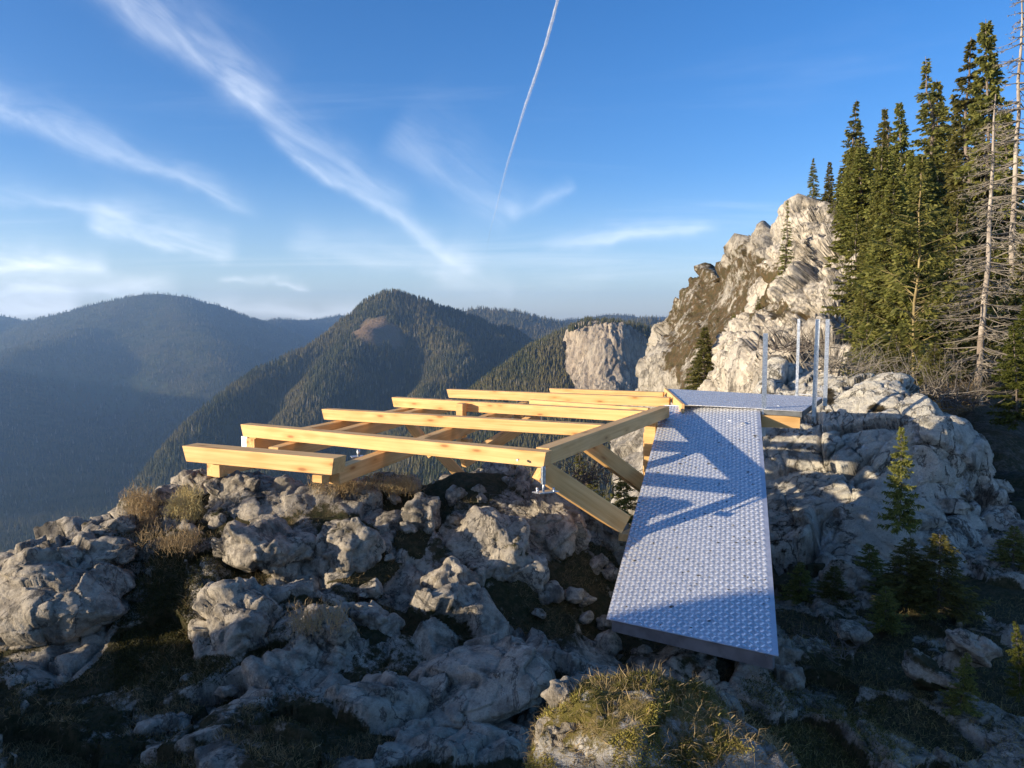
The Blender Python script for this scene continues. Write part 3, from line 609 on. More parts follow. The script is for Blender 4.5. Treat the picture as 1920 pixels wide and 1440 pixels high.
g = np.random.default_rng(31); hosts = [('left of the post foot boulder', 600, 930, 900, 1250), ('half sunk in moss at the bottom left', 0, 560, 1180, 1440), ('between smooth boulder and ramp', 1000, 1160, 1050, 1230), ('on the crest under the beams', 620, 1000, 900, 1000)]
for ph, xa, xb, ya, yb in hosts:
    for k in range(12):
        x = g.uniform(xa, xb); y = g.uniform(ya, yb); r_ = g.uniform(10, 30); Yv = float(GF(np.array([x]), np.array([y]))[0]) - .02
        o = boulder('stone', x - r_, y - r_ * .7, x + r_, y + r_ * .7, Yv, ('larger' if r_ > 22 else 'small' if r_ > 15 else 'tiny') + ' grey stone ' + ph + ', ' + ('left' if x < xa + (xb - xa) / 3 else 'middle' if x < xa + (xb - xa) * 2 / 3 else 'right') + (' and high' if y < (ya + yb) / 2 else ' and low'), g.uniform(-.5, .5), int(g.integers(900)), 4, .25, 1.0); o['group'] = 'small stones ' + ph
# sunlit mossy rock right in front
MR = boulder('mossy_boulder', 985, 1275, 1470, 1640, 2.25, 'sunlit foreground boulder overgrown with yellow-green moss and dry grass', -.06, 41, 6, .45, .8, rock_mat('limestone_mossy', (.55, .51, .45), (.32, .29, .25), (.06, .055, .05), (.20, .17, .035), (.30, .22, .08), .45, 1.0), .30, .8, .9, embed=False)
boulder('boulder', 1185, 1282, 1440, 1440, 2.42, 'bare white-grey rib of rock behind the moss on the foreground boulder', -.35, 12, 6, .02, .35, None, .6, 1.0, embed=False)
boulder('stone', 1010, 1268, 1100, 1345, 2.30, 'square stone with shaded right side, in moss atop the foreground boulder', 0, 8, 5, .15, .9, embed=False)
boulder('stone', 1000, 1330, 1085, 1450, 2.20, 'smooth white stone at the left edge of the mossy foreground boulder', .15, 9, 5, -.1, .8, embed=False)

# ------------------------------------------------------------------ 6. timber frame
def timber(name, A, B, w_, h_, parent, side=1, cutA=0., cutB=0., mat=None, notch=None):
    """A->B is one upper edge; the piece is w_ deep to the side and h_ high; cutA/cutB draw the lower edge in at the ends"""
    A = np.array(A, float); B = np.array(B, float); d = B - A; L = np.linalg.norm(d); x = Vector(d / L); up = Vector((0, 0, 1))
    yv = up.cross(x).normalized() * side; zv = x.cross(yv).normalized()
    if zv.z < 0: zv = -zv
    o0, o1 = cutA, L - cutB
    pts = [(0, 0, 0), (L, 0, 0), (L, w_, 0), (0, w_, 0), (o0, 0, -h_), (o1, 0, -h_), (o1, w_, -h_), (o0, w_, -h_)]
    bm = bmesh.new(); vs = [bm.verts.new(p) for p in pts]
    for f in ((0, 1, 2, 3), (7, 6, 5, 4), (0, 4, 5, 1), (1, 5, 6, 2), (2, 6, 7, 3), (3, 7, 4, 0)): bm.faces.new([vs[i] for i in f])
    if x.cross(yv).dot(zv) < 0: pass
    bmesh.ops.bevel(bm, geom=bm.edges[:], offset=min(.003, w_ * .1, h_ * .1), segments=1, affect='EDGES')
    bmesh.ops.recalc_face_normals(bm, faces=bm.faces)
    me = bpy.data.meshes.new(name); bm.to_mesh(me); bm.free(); me.materials.append(mat or M_wood)
    o = link(name, me, parent)
    Mx = Matrix(((x.x, yv.x, zv.x, A[0]), (x.y, yv.y, zv.y, A[1]), (x.z, yv.z, zv.z, A[2]), (0, 0, 0, 1)))
    if parent: Mx = Matrix.Translation(-Vector(parent.location)) @ Mx
    if Mx.to_3x3().determinant() < 0:
        me.transform(Matrix.Scale(-1, 4, (0, 1, 0))); me.flip_normals(); yv = -yv
        Mx = Matrix(((x.x, yv.x, zv.x, A[0]), (x.y, yv.y, zv.y, A[1]), (x.z, yv.z, zv.z, A[2]), (0, 0, 0, 1)))
        if parent: Mx = Matrix.Translation(-Vector(parent.location)) @ Mx
    o.matrix_local = Mx
    return o
def rod(name, A, B, r, parent, mat, n=10, taper=1.):
    A = Vector(A); B = Vector(B); d = B - A; L = d.length; bm = bmesh.new(); bmesh.ops.create_cone(bm, cap_ends=True, segments=n, radius1=r, radius2=r * taper, depth=L)
    q = d.to_track_quat('Z', 'Y').to_matrix().to_4x4(); off = Vector(parent.location) if parent else Vector()
    bmesh.ops.transform(bm, matrix=Matrix.Translation((A + B) / 2 - off) @ q, verts=bm.verts)
    me = bpy.data.meshes.new(name); bm.to_mesh(me); bm.free(); me.materials.append(mat)
    for p in me.polygons: p.use_smooth = len(p.vertices) == 4
    return link(name, me, parent)
def box(name, c, size, rotz, parent, mat, bev=.002, tilt=0):
    bm = bmesh.new(); bmesh.ops.create_cube(bm, size=1); bmesh.ops.scale(bm, vec=size, verts=bm.verts); bmesh.ops.bevel(bm, geom=bm.edges[:], offset=bev, segments=1, affect='EDGES')
    off = Vector(parent.location) if parent else Vector()
    me = bpy.data.meshes.new(name); bm.to_mesh(me); bm.free(); me.materials.append(mat); o = link(name, me, parent, Vector(c) - off); o.rotation_euler = (tilt, 0, rotz); return o
ZT = -.95; HB = .115; WB = .105
FR = empty('timber_frame', tuple(onz(800, 800, ZT) + np.array([0, 0, -.4])), 'unfinished viewing platform frame of fresh yellow timber beams on rock', 'platform frame')
def B2(l, r): return onz(*l, ZT), onz(*r, ZT)
a, b_ = B2((341, 836), (626, 860)); bm1 = timber('beam', a, b_, .15, .118, FR, 1, .035, .02)
a, b_ = B2((450.5, 795.5), (1024, 848.4)); timber('beam', a, b_, .115, .112, FR, 1, .03, .02)
a, b_ = B2((602.5, 767), (1128, 797.2)); timber('beam', a, b_, .11, .112, FR, 1, .03, 0)
a, b_ = B2((734, 745), (1205, 771.4)); timber('beam', a, b_, .11, .118, FR, 1, .03, 0)
a, b_ = B2((837, 730), (1255, 746)); timber('beam', a, b_, .11, .115, FR, 1, .035, .0)
a, b_ = B2((1029.5, 728.4), (1243.5, 735.8)); timber('beam', a, b_, .10, .075, FR, 1, .02, .0)
a, b_ = onz(992, 749.5, ZT - .02), onz(1215, 765.2, ZT - .02); timber('beam', a, b_, .06, .10, FR, 1, 0, 0)
a, b_ = onz(1005, 838.6, ZT + .003), onz(1237, 760.5, ZT + .003); e = timber('beam', b_, a, .11, .125, FR, 1, 0, .0); e['label'] = 'edge beam in shade'
ZJ = ZT - .119
def joist(p, q, e0, e1, w_=.10, h_=.13, side=-1, z=ZJ):
    A = onz(*p, z); B = onz(*q, z); d = B - A; return timber('joist', A - d * e0, B + d * e1, w_, h_, FR, side)
joist((480, 818), (760, 763), .05, .4)
joist((503, 838), (756, 772), .0, .5)
joist((647, 866), (922, 772), .07, .35, .09, .12)
# joist stubs and short posts
def post(px, y0, y1, Y, w_, name='post', mat=None, dy=.1):
    A = at(px, y0, Y); B = at(px, y1, Y); c = (A + B) / 2; return box(name, (c[0], c[1], c[2]), (w_, dy, abs(A[2] - B[2])), -.41, FR, mat or M_wood, .002)
timber('blocking', at(403, 868, 5.75), at(560, 838, 6.6), .09, .11, FR, 1)
post(412, 866, 893, 5.68, .075, 'post', None, .08)
post(602, 889, 903, 5.3, .085, 'post', None, .09)
post(481, 819, 850, 6.75, .075); post(459, 818, 850, 6.85, .07, 'base_plate', M_galv, .012)
post(865, 756, 838, 8.6, .085); post(875, 822, 850, 7.4, .08, 'post'); post(973, 776, 800, 9.0, .09); post(1009, 777, 796, 8.8, .085, 'base_plate', M_galv, .012)
post(1220, 778, 900, 8.05, .12)
post(1212, 810, 980, 8.35, .06)
def brace(p, q, w_=.1, h_=.11, side=1, m=None): return timber('brace', p, q, w_, h_, FR, side, 0, 0, m)
brace(at(1030, 866, 5.42), at(1183, 968, 5.75), .11, .155)
brace(at(1110, 818, 6.75), at(1222, 902, 7.15), .10, .14)
brace(at(1000, 772, 8.6), at(860, 856, 7.9), .09, .12)
brace(at(770, 788, 8.4), at(815, 850, 8.3), .09, .10)
brace(at(825, 838, 7.2), at(900, 916, 7.25), .09, .10)
brace(at(1190, 985, 6.6), at(1160, 1000, 5.9), .10, .06)
# steel post foot on the rock
pf = onz(1018, 876, -1.062); ft = at(1019, 921, pf[1])
box('steel_post', ((pf[0] + ft[0]) / 2, pf[1], (pf[2] + ft[2]) / 2 + .03), (.028, .028, abs(pf[2] - ft[2]) - .04), .4, FR, M_galv)
rod('threaded_rod', (ft[0], ft[1], ft[2] + .08), tuple(ft + np.array([0, 0, -.02])), .009, FR, M_galv)
bp = box('base_plate', (ft[0] + .015, ft[1], ft[2] - .004), (.16, .12, .008), .45, FR, M_galv, .001, -.12)
for dx, dy in ((-.06, -.03), (.06, -.03), (-.06, .035), (.06, .035)): rod('bolt', (ft[0] + .015 + dx, ft[1] + dy, ft[2] - .005), (ft[0] + .015 + dx, ft[1] + dy, ft[2] + .02), .009, FR, M_galv, 6)
nb = onz(972, 846, ZT); rod('bolt', (nb[0], nb[1] - .01, -1.01), (nb[0] - .01, nb[1] - .03, -1.01), .009, FR, M_galv, 8)
sp = at(672, 842, 6.4); rod('steel_post', tuple(sp), tuple(at(672, 856, 6.4)), .014, FR, M_galv); box('base_plate', tuple(at(670, 856, 6.4)), (.11, .08, .008), .4, FR, M_galv, .001)

# ------------------------------------------------------------------ 7. tread plates
def treads(O, ux, uy, Lx, Ly, cell, inside=None, hgt=.0032, bl=.0168, bw=.0030):
    """five raised bars in each cell of a chequerboard, alternate cells turned a quarter; O corner, ux/uy unit vectors"""
    nx = int(Lx / cell); ny = int(Ly / cell); V = []; up = np.cross(ux, uy); up /= np.linalg.norm(up)
    if up[2] < 0: up = -up
    I, J = np.meshgrid(np.arange(nx), np.arange(ny)); I = I.ravel(); J = J.ravel()
    cx = (I + .5) * cell; cy = (J + .5) * cell; par = (I + J) % 2
    s = math.sqrt(.5); allv = []
    for k in range(-2, 3):
        for pv in (0, 1):
            m = par == pv; d = np.array([s, s]) if pv == 0 else np.array([s, -s]); n = np.array([-d[1], d[0]])
            x = cx[m] + n[0] * k * .0058; y = cy[m] + n[1] * k * .0058
            ring = [(-1, 0), (0, -1), (1, 0), (0, 1)]
            q = [np.stack([x + d[0] * a_ * bl + n[0] * b2 * bw, y + d[1] * a_ * bl + n[1] * b2 * bw, 0 * x + .0004], -1) for a_, b2 in ring]
            q += [np.stack([x + d[0] * a_ * bl * .7 + n[0] * b2 * bw * .12, y + d[1] * a_ * bl * .7 + n[1] * b2 * bw * .45, 0 * x + hgt], -1) for a_, b2 in ring]
            allv.append(np.stack(q, 1))
    A = np.concatenate(allv)
    if inside is not None: A = A[inside(A[:, :, 0].mean(1), A[:, :, 1].mean(1))]
    W = O + A[..., 0:1] * ux + A[..., 1:2] * uy + A[..., 2:3] * up
    fs = np.array([[0, 1, 5, 4], [1, 2, 6, 5], [2, 3, 7, 6], [3, 0, 4, 7], [4, 5, 6, 7]]); n = len(A)
    Fc = (np.arange(n) * 8)[:, None, None] + fs[None]
    return W.reshape(-1, 3), Fc.reshape(-1, 4)
def slab(name, poly, th, mat, parent, inset=0):
    """poly = top outline (counter clockwise from above)"""
    bm = bmesh.new(); off = np.array(parent.location) if parent else 0
    top = [bm.verts.new(tuple(np.array(p) - off)) for p in poly]; bot = [bm.verts.new(tuple(np.array(p) - off - np.array([0, 0, th]))) for p in poly]
    bm.faces.new(top); bm.faces.new(bot[::-1]); n = len(poly)
    for i in range(n): bm.faces.new((top[i], bot[i], bot[(i + 1) % n], top[(i + 1) % n]))
    bmesh.ops.recalc_face_normals(bm, faces=bm.faces)
    me = bpy.data.meshes.new(name); bm.to_mesh(me); bm.free(); me.materials.append(mat); return link(name, me, parent)
NL = np.array([.632, 4.81, -1.975]); NRp = np.array([1.54, 4.17, -1.945]); FL_ = np.array([1.745, 8.62, -.985]); FRp = np.array([2.667, 7.99, -.952])
NL = ray(1137, 1160) * (4.81 / ray(1137, 1160)[1]); NRp = at(1460, 1230, 4.17); FRp = onz(1425, 766, -.95); FL_ = NL + FRp - NRp
RM = empty('metal_ramp', tuple((NL + NRp) / 2), 'long blue-silver tread plate ramp rising from the rocks to the landing', 'ramp')
off = np.array(RM.location)
slab('tread_plate', [NL, NRp, FRp, FL_], .004, M_alu, RM)
uy = (FL_ - NL); Ly = np.linalg.norm(uy); uy /= Ly; dx = NRp - NL; nrm_ = np.cross(dx, uy); ux = np.cross(uy, nrm_); ux /= np.linalg.norm(ux); Lx = dx @ ux; sk = dx @ uy
ins = lambda x, y: (x > .006) & (x < Lx - .006) & (y - x / Lx * sk > .008) & (y - x / Lx * sk < Ly - .008)
V_, F_ = treads(NL + uy * min(0, sk), ux, uy, Lx, Ly + abs(sk), .0358, lambda x, y: ins(x, y + min(0, sk)))
o = link('tread_bars', fastmesh('tread_bars', V_ - off, F_, M_bar, True), RM); tag(o, kind='stuff')
dn = np.array([0, 0, -1.])
def rail(name, A, B, w_, h_, side, mat, parent=RM): return timber(name, A, B, w_, h_, parent, side, 0, 0, mat)
ipt = lambda P_, a_, b2: P_ + ux * a_ + uy * b2 + dn * .006
rail('frame_channel', ipt(NL, .03, .03), ipt(NRp, -.03, .03), .04, .10, 1, M_chan)
rail('frame_channel', ipt(NRp, -.03, .035), ipt(FRp, -.03, -.05), .04, .10, 1, M_alu)
rail('frame_channel', ipt(NL, .03, .035), ipt(FL_, .03, -.05), .04, .10, -1, M_alu)
# joint strip between ramp and landing
timber('joint_strip', FL_ + np.array([.02, .0, .004]), FRp + np.array([0, 0, .004]), .03, .006, RM, 1, 0, 0, M_bar)
# landing
D = [onz(1250, 729, -.94), onz(1285, 758.5, -.94), onz(1425, 765.5, -.94), onz(1436, 767.5, -.94), onz(1504, 771, -.94), onz(1542, 745, -.94)]
LD = empty('landing', tuple(np.mean(D, 0) - np.array([0, 0, .1])), 'flat metal landing of ribbed tread plate at the top of the ramp', 'landing')
offd = np.array(LD.location); slab('tread_plate', D, .006, M_alu, LD)
u1 = D[5] - D[0]; L1 = np.linalg.norm(u1); u1 = u1 / L1; u2 = np.cross([0, 0, 1.], u1) * -1
Pd = np.array(D)[:, :2]
def inpoly(x, y):
    c = np.zeros(x.shape, bool); n = len(Pd)
    for i in range(n):
        x1, y1 = Pd[i]; x2, y2 = Pd[(i + 1) % n]
        c ^= ((y1 > y) != (y2 > y)) & (x < (x2 - x1) * (y - y1) / (y2 - y1) + x1)
    return c
O2 = D[0] + u2 * 0
V_, F_ = treads(O2, u1, u2, 2.2, 2.4, .0358, lambda x, y: inpoly(O2[0] + u1[0] * x + u2[0] * y, O2[1] + u1[1] * x + u2[1] * y))
o = link('tread_bars', fastmesh('tread_bars', V_ - offd, F_, M_bar, True), LD); tag(o, kind='stuff')
e_ = np.array([0, 0, -.008])
timber('fascia', D[2] + e_, D[4] + e_, .02, .055, LD, 1, 0, 0, M_dark); timber('fascia', D[4] + e_, D[5] + e_, .02, .06, LD, 1, 0, 0, M_dark)
timber('support_timber', onz(1428, 779, -1.005), onz(1501, 781, -1.005), .3, .125, LD, 1, 0, 0, M_wood)
timber('edge_board', D[0] + np.array([-.035, 0, .012]), D[1] + np.array([-.05, -.03, .012]), .035, .10, LD, 1, 0, 0, M_wood)
# inner support bearer of the landing
timber('support_timber', onz(1300, 770, -1.06), onz(1500, 750, -1.06), .1, .12, LD, 1, 0, 0, M_wood)
# posts
def channel(A, h, rz, low=.0, flip=1):
    wv, dv, th = .046, .034, .004; poly = [(-wv / 2, -dv / 2), (wv / 2, -dv / 2), (wv / 2, dv / 2), (wv / 2 - th, dv / 2), (wv / 2 - th, -dv / 2 + th), (-wv / 2 + th, -dv / 2 + th), (-wv / 2 + th, dv / 2), (-wv / 2, dv / 2)]
    bm = bmesh.new(); lo = [bm.verts.new((x, y * flip, -low)) for x, y in poly]; hi = [bm.verts.new((x, y * flip, h)) for x, y in poly]; n = len(poly)
    for i in range(n): bm.faces.new((lo[i], lo[(i + 1) % n], hi[(i + 1) % n], hi[i]))
    for q in ((0, 1, 4, 5), (1, 2, 3, 4), (5, 6, 7, 0)): bm.faces.new([hi[i] for i in q]); bm.faces.new([lo[i] for i in q][::-1])
    bmesh.ops.recalc_face_normals(bm, faces=bm.faces)
    me = bpy.data.meshes.new('channel'); bm.to_mesh(me); bm.free(); me.materials.append(M_galv); return me
def rail_post(bot, top, Y, label, rz, low, flip=1, bar=None):
    A = at(*bot, Y); T = at(*top, Y); r = empty('railing_post', tuple(A), label, 'post', 'upright galvanised railing posts')
    d = (Vector(T) - Vector(A)); o = link('channel', channel(A, d.length, rz, low, flip), r); o.rotation_euler = d.to_track_quat('Z', 'Y').to_euler(); o.rotation_euler.rotate_axis('Z', rz) if False else None
    o.rotation_mode = 'QUATERNION'; o.rotation_quaternion = d.to_track_quat('Z', 'Y') @ Matrix.Rotation(rz, 3, 'Z').to_quaternion()
    bpx = box('bracket', tuple(A + np.array([.0, .02, -low * .5 - .03])), (.055, .012, low + .05), rz, r, M_dark, .001)
    if bar is not None:
        q = Vector(bar) - Vector(A); L = q.length
        bb = timber('bracket_arm', A + np.array([0, 0, .012]), np.array(bar) + np.array([0, 0, .012]), .03, .006, r, 1, 0, 0, M_bar)
    for k in range(2): rod('bolt', tuple(A + np.array([-.03, -.02, -.03 - .05 * k])), tuple(A + np.array([-.03, -.035, -.03 - .05 * k])), .007, r, M_galv, 6)
    return r
rail_post((1431.5, 797), (1435.5, 625), 7.92, 'nearest galvanised post, bolted to the right edge of the ramp', 1.35, .12, 1, at(1366, 789.5, 7.55) + np.array([0, 0, -.003]))
rail_post((1494, 740), (1498, 598), 9.45, 'thin galvanised post standing farthest back on the landing', -.42, .02, -1, onz(1530, 743, -.94))
rail_post((1526, 782), (1533.5, 598.5), 8.15, 'galvanised post at the near right corner of the landing', 1.2, .06, 1, onz(1457, 762, -.94))
rail_post((1547, 752), (1552, 598.5), 9.1, 'rightmost galvanised post at the far right corner of the landing', 1.2, .06, 1, onz(1490, 742, -.94))
# soil crumbs on the ramp
g = np.random.default_rng(9); vs = []; fs = []; V0, F0 = ico(1) if False else (ICO[4][0][:12] * 0, None)
base = np.array([(1, 0, 0), (-1, 0, 0), (0, 1, 0), (0, -1, 0), (0, 0, 1), (0, 0, -.3)]); bf = np.array([(0, 2, 4), (2, 1, 4), (1, 3, 4), (3, 0, 4), (2, 0, 5), (1, 2, 5), (3, 1, 5), (0, 3, 5)])
cl = g.uniform([.05, .1], [.95, .8], (16, 2)); n = 0
for k in range(340):
    c = cl[g.integers(16)] + g.normal(size=2) * (.05, .03) if k < 230 else g.uniform([.02, .01], [.98, .9])
    if not (0.01 < c[0] < .99 and 0.005 < c[1] < .98): continue
    if g.random() > 1.15 - c[1]: continue
    s_ = g.uniform(.0025, .009) * (1.5 if g.random() < .1 else 1); p = NL + (NRp - NL) * c[0] + (FL_ - NL) * c[1] + np.array([0, 0, .003])
    vs.append(base * g.uniform(.6, 1.4, (6, 3)) * np.array([s_ * g.uniform(.8, 2.2), s_, s_ * .6]) + p); fs.append(bf + 6 * n); n += 1
o = link('soil_crumbs', fastmesh('soil_crumbs', np.concatenate(vs), np.concatenate(fs), M_dirt, False)); tag(o, 'dark crumbs of soil trodden onto the ramp', 'dirt', kind='stuff')

# ------------------------------------------------------------------ 8. trees
def strips(A, B, wd, g, up=None):
    """flat diamonds from A to B with half width wd: one spray of needles each"""
    d = B - A; L = np.linalg.norm(d, axis=1, keepdims=True) + 1e-9; d = d / L; r = g.normal(size=A.shape); n = np.cross(d, r); n /= np.linalg.norm(n, axis=1, keepdims=True) + 1e-9
    M1 = A + (B - A) * .45; V = np.stack([A, M1 + n * wd[:, None], B, M1 - n * wd[:, None]], 1); k = np.arange(len(A))[:, None] * 4
    return V.reshape(-1, 3), np.concatenate([k + np.array([[0, 1, 2]]), k + np.array([[0, 2, 3]])], 1).reshape(-1, 3)
def tubes(paths, sides=4):
    V = []; Fc = []; n0 = 0; ang = np.arange(sides) * 2 * math.pi / sides
    for P_, R in paths:
        P_ = np.asarray(P_); m = len(P_); T = np.gradient(P_, axis=0); T /= np.linalg.norm(T, axis=1, keepdims=True) + 1e-9
        ref = np.where(np.abs(T[:, 2:3]) > .9, [[1., 0, 0]], [[0, 0, 1.]]); a = np.cross(T, ref); a /= np.linalg.norm(a, axis=1, keepdims=True) + 1e-9; b2 = np.cross(T, a)
        ring = P_[:, None] + (np.cos(ang)[None, :, None] * a[:, None] + np.sin(ang)[None, :, None] * b2[:, None]) * np.asarray(R)[:, None, None]
        V.append(ring.reshape(-1, 3)); i = np.arange(m - 1)[:, None] * sides + np.arange(sides)[None]; j = np.arange(m - 1)[:, None] * sides + (np.arange(sides)[None] + 1) % sides
        Fc.append(np.stack([i, j, j + sides, i + sides], -1).reshape(-1, 4) + n0); n0 += m * sides
    return np.concatenate(V), np.concatenate(Fc)
def make_spruce(seed, whorls=30, per=6, radius=.17, dens=16, spray=.040, swid=.008, base=.06, droop=.35, dead=0., wob=.01, trunk_r=.011, gap=.0, upturn=.35, mat=None, bmat=None, bare_top=0., one_side=0.):
    """a conifer of height 1; returns trunk, crown and twig meshes"""
    g = np.random.default_rng(seed); zz_ = np.linspace(0, 1, 14); wx = np.cumsum(g.normal(size=14)) * wob * .3; wy = np.cumsum(g.normal(size=14)) * wob * .3; wx -= wx[0]; wy -= wy[0]
    tp = np.stack([wx, wy, zz_ * 1.0], -1); trunk = tubes([(tp, trunk_r * (1 - zz_) ** .8 + .0012)], 8)
    A = []; B = []; Wd = []; br = []
    for k in range(whorls):
        z = base + (1 - base) * ((k + g.random() * .6) / whorls) ** .95
        if z > .985: z = .985
        nb_ = per + g.integers(-1, 2)
        zk = z
        for q in range(nb_):
            if g.random() < gap: continue
            z = min(.985, max(base, zk + g.uniform(-.55, .55) / whorls))
            ph = g.random() * 2 * math.pi; L = radius * ((1 - z) ** .80 * .97 + .03) * g.uniform(.55, 1.15)
            if one_side: L *= 1 + one_side * math.cos(ph)
            if z > 1 - bare_top: L *= .45
            hd = np.array([math.cos(ph), math.sin(ph), 0]); s = np.linspace(0, 1, 6); dr = droop * (.4 + .9 * (1 - z)) * g.uniform(.6, 1.4)
            x0 = np.array([np.interp(z, zz_, wx), np.interp(z, zz_, wy), z])
            path = x0 + hd * (s[:, None] * L) + np.array([0, 0, 1]) * ((-dr * s + upturn * dr * s ** 2.4)[:, None] * L + .25 * L * s[:, None] * sstep(.75, 1, z))
            br.append((path, .0016 * (1.15 - s) * (.5 + L / radius)))
            if dead < 1 and g.random() > dead:
                n = max(4, int(dens * (.35 + L / radius)))
                u = g.uniform(.1, 1.0, n) ** .8; pt = np.stack([np.interp(u, s, path[:, i]) for i in range(3)], -1)
                side = np.cross(hd, [0, 0, 1]); sg = g.choice([-1, 1], n); sl = spray * g.uniform(.5, 1.2, n) * (1.25 - .6 * u) * (.45 + .55 * L / radius)
                dr_ = hd * g.uniform(.35, 1.0, n)[:, None] + side * (sg * g.uniform(.2, 1.1, n))[:, None] + np.array([0, 0, 1]) * g.uniform(-.75, .25, n)[:, None]
                dr_ /= np.linalg.norm(dr_, axis=1, keepdims=True); A.append(pt); B.append(pt + dr_ * sl[:, None]); Wd.append(swid * g.uniform(.6, 1.3, n) * (.6 + .4 * L / radius))
    tw = tubes(br, 3); cr = None
    if A:
        A = np.concatenate(A); B = np.concatenate(B); Wd = np.concatenate(Wd); V, Fc = strips(A, B, Wd, g); tint = np.repeat(g.random(len(A)), 4) * .7 + np.tile([0, .15, .3, .15], len(A)); cr = fastmesh('crown', V, Fc, mat or M_needle, False, {'tint': tint})
    return fastmesh('trunk', *trunk, bmat or M_bark), cr, fastmesh('branches', *tw, M_dead if dead else (bmat or M_bark), True, {'tint': np.full(len(tw[0]), .3)})
def make_dead(seed, whorls=46, per=5, radius=.2, twigs=12, bmat=None, base=.12):
    g = np.random.default_rng(seed); zz_ = np.linspace(0, 1, 14); wx = np.cumsum(g.normal(size=14)) * .003; wx -= wx[0]; tp = np.stack([wx, wx * .5, zz_], -1)
    trunk = tubes([(tp, .0085 * (1 - zz_) ** .8 + .0015)], 8); br = []; A = []; B = []; Wd = []
    for k in range(whorls):
        z = base + (1 - base) * ((k + g.random()) / whorls)
        if z > .98: z = .98
        for q in range(per):
            ph = g.random() * 6.283; L = radius * ((1 - z) ** .7 * .9 + .08) * g.uniform(.45, 1.15); hd = np.array([math.cos(ph), math.sin(ph), 0]); s = np.linspace(0, 1, 8)
            side = np.cross(hd, [0, 0, 1]); cu = g.normal() * .25; dr = g.uniform(.1, .5)
            path = np.array([np.interp(z, zz_, wx), 0, z]) + hd * (s[:, None] * L) + np.array([0, 0, 1]) * ((-dr * s + .45 * dr * s ** 2.5)[:, None] * L) + side * ((cu * s ** 2)[:, None] * L)
            br.append((path, .0022 * (1.1 - s) * (.35 + L / radius)))
            n = int(twigs * (.3 + L / radius)); u = g.uniform(.2, 1, n); pt = np.stack([np.interp(u, s, path[:, i]) for i in range(3)], -1); tl = L * g.uniform(.1, .38, n) * (1.2 - .6 * u)
            d = hd * g.uniform(.1, 1, n)[:, None] + side * (g.choice([-1, 1], n) * g.uniform(.3, 1.1, n))[:, None] + np.array([0, 0, 1]) * g.uniform(-.8, .3, n)[:, None]; d /= np.linalg.norm(d, axis=1, keepdims=True)
            e = pt + d * tl[:, None]; A.append(pt); B.append(e); Wd.append(np.full(n, .0011))
            for _ in range(2): m1 = pt + d * (tl * g.uniform(.3, .9, n))[:, None]; d2 = d + g.normal(size=d.shape) * .7; A.append(m1); B.append(m1 + d2 * (tl * .35)[:, None]); Wd.append(np.full(n, .0008))
    A = np.concatenate(A); B = np.concatenate(B); Wd = np.concatenate(Wd); V, Fc = strips(A, B, Wd, g)
    tw = tubes(br, 4)
    return fastmesh('trunk', *trunk, bmat or M_barkp), fastmesh('twigs', V, Fc, M_dead, False, {'tint': np.repeat(g.random(len(A)), 4)}), fastmesh('branches', *tw, M_dead, True, {'tint': np.full(len(tw[0]), .8)})
KIND = {
 'full': [make_spruce(s, 48, 8, .21, 42, .050, .0080, .02) for s in (1, 2)],
 'slim': [make_spruce(s, 50, 7, .175, 30, .044, .0068, .03, .55, 0, .02, gap=.08, bare_top=.10) for s in (3, 4)],
 'ragged': [make_spruce(s, 50, 6, .19, 32, .044, .0068, .04, .45, .05, .03, gap=.12, bare_top=.15, one_side=.35) for s in (6, 7)],
 'thin': [make_spruce(8, 56, 5, .085, 16, .034, .0055, .04, .5, 0, .03, gap=.2, trunk_r=.009, bare_top=.2)],
 'young': [make_spruce(9, 30, 7, .30, 52, .055, .0065, .02, .05, 0, .01, trunk_r=.010, upturn=1.2)],
 'small': [make_spruce(s, 22, 7, .36, 50, .095, .0085, .0, .15, 0, .01, trunk_r=.010, upturn=.8) for s in (10, 11)],
 'bright': [make_spruce(s, 20, 7, .36, 60, .09, .008, .0, .1, 0, .01, trunk_r=.01, mat=M_needle_l) for s in (12,)],
 'leader': [make_spruce(15, 26, 6, .36, 50, .055, .0060, .03, -.45, 0, .012, trunk_r=.0065, upturn=0, bare_top=.25, gap=.08, bmat=M_barky)],
 'dead': [make_dead(s, 40, 5, .2, 14) for s in (13, 14)],
}
NAMEOF = {'full': 'spruce_tree', 'slim': 'spruce_tree', 'ragged': 'spruce_tree', 'thin': 'spruce_tree', 'young': 'young_spruce', 'small': 'young_spruce', 'bright': 'young_spruce', 'leader': 'young_spruce', 'dead': 'dead_spruce'}
CRP = {'dead': ('trunk', 'twigs', 'branches')}
def tree(kind, bot, top, Y, label, group=None, seed=0, lean=True, wide=1.0):
    A = at(*bot, Y); T = at(*top, Y); d = Vector(T) - Vector(A); h = d.length; tr, cr, tw = KIND[kind][seed % len(KIND[kind])]
    r = empty(NAMEOF[kind], tuple(A), label, 'tree', group)
    r.rotation_mode = 'QUATERNION'; r.rotation_quaternion = d.to_track_quat('Z', 'Y') @ Matrix.Rotation(seed * 1.3, 3, 'Z').to_quaternion(); r.scale = (h * wide, h * wide, h)
    link('trunk', tr, r); a = link('twigs' if kind == 'dead' else 'crown', cr, r); b2 = link('branches', tw, r); a['kind'] = 'stuff'; b2['kind'] = 'stuff'
    return r
GSK = 'spruces along the hillside skyline'
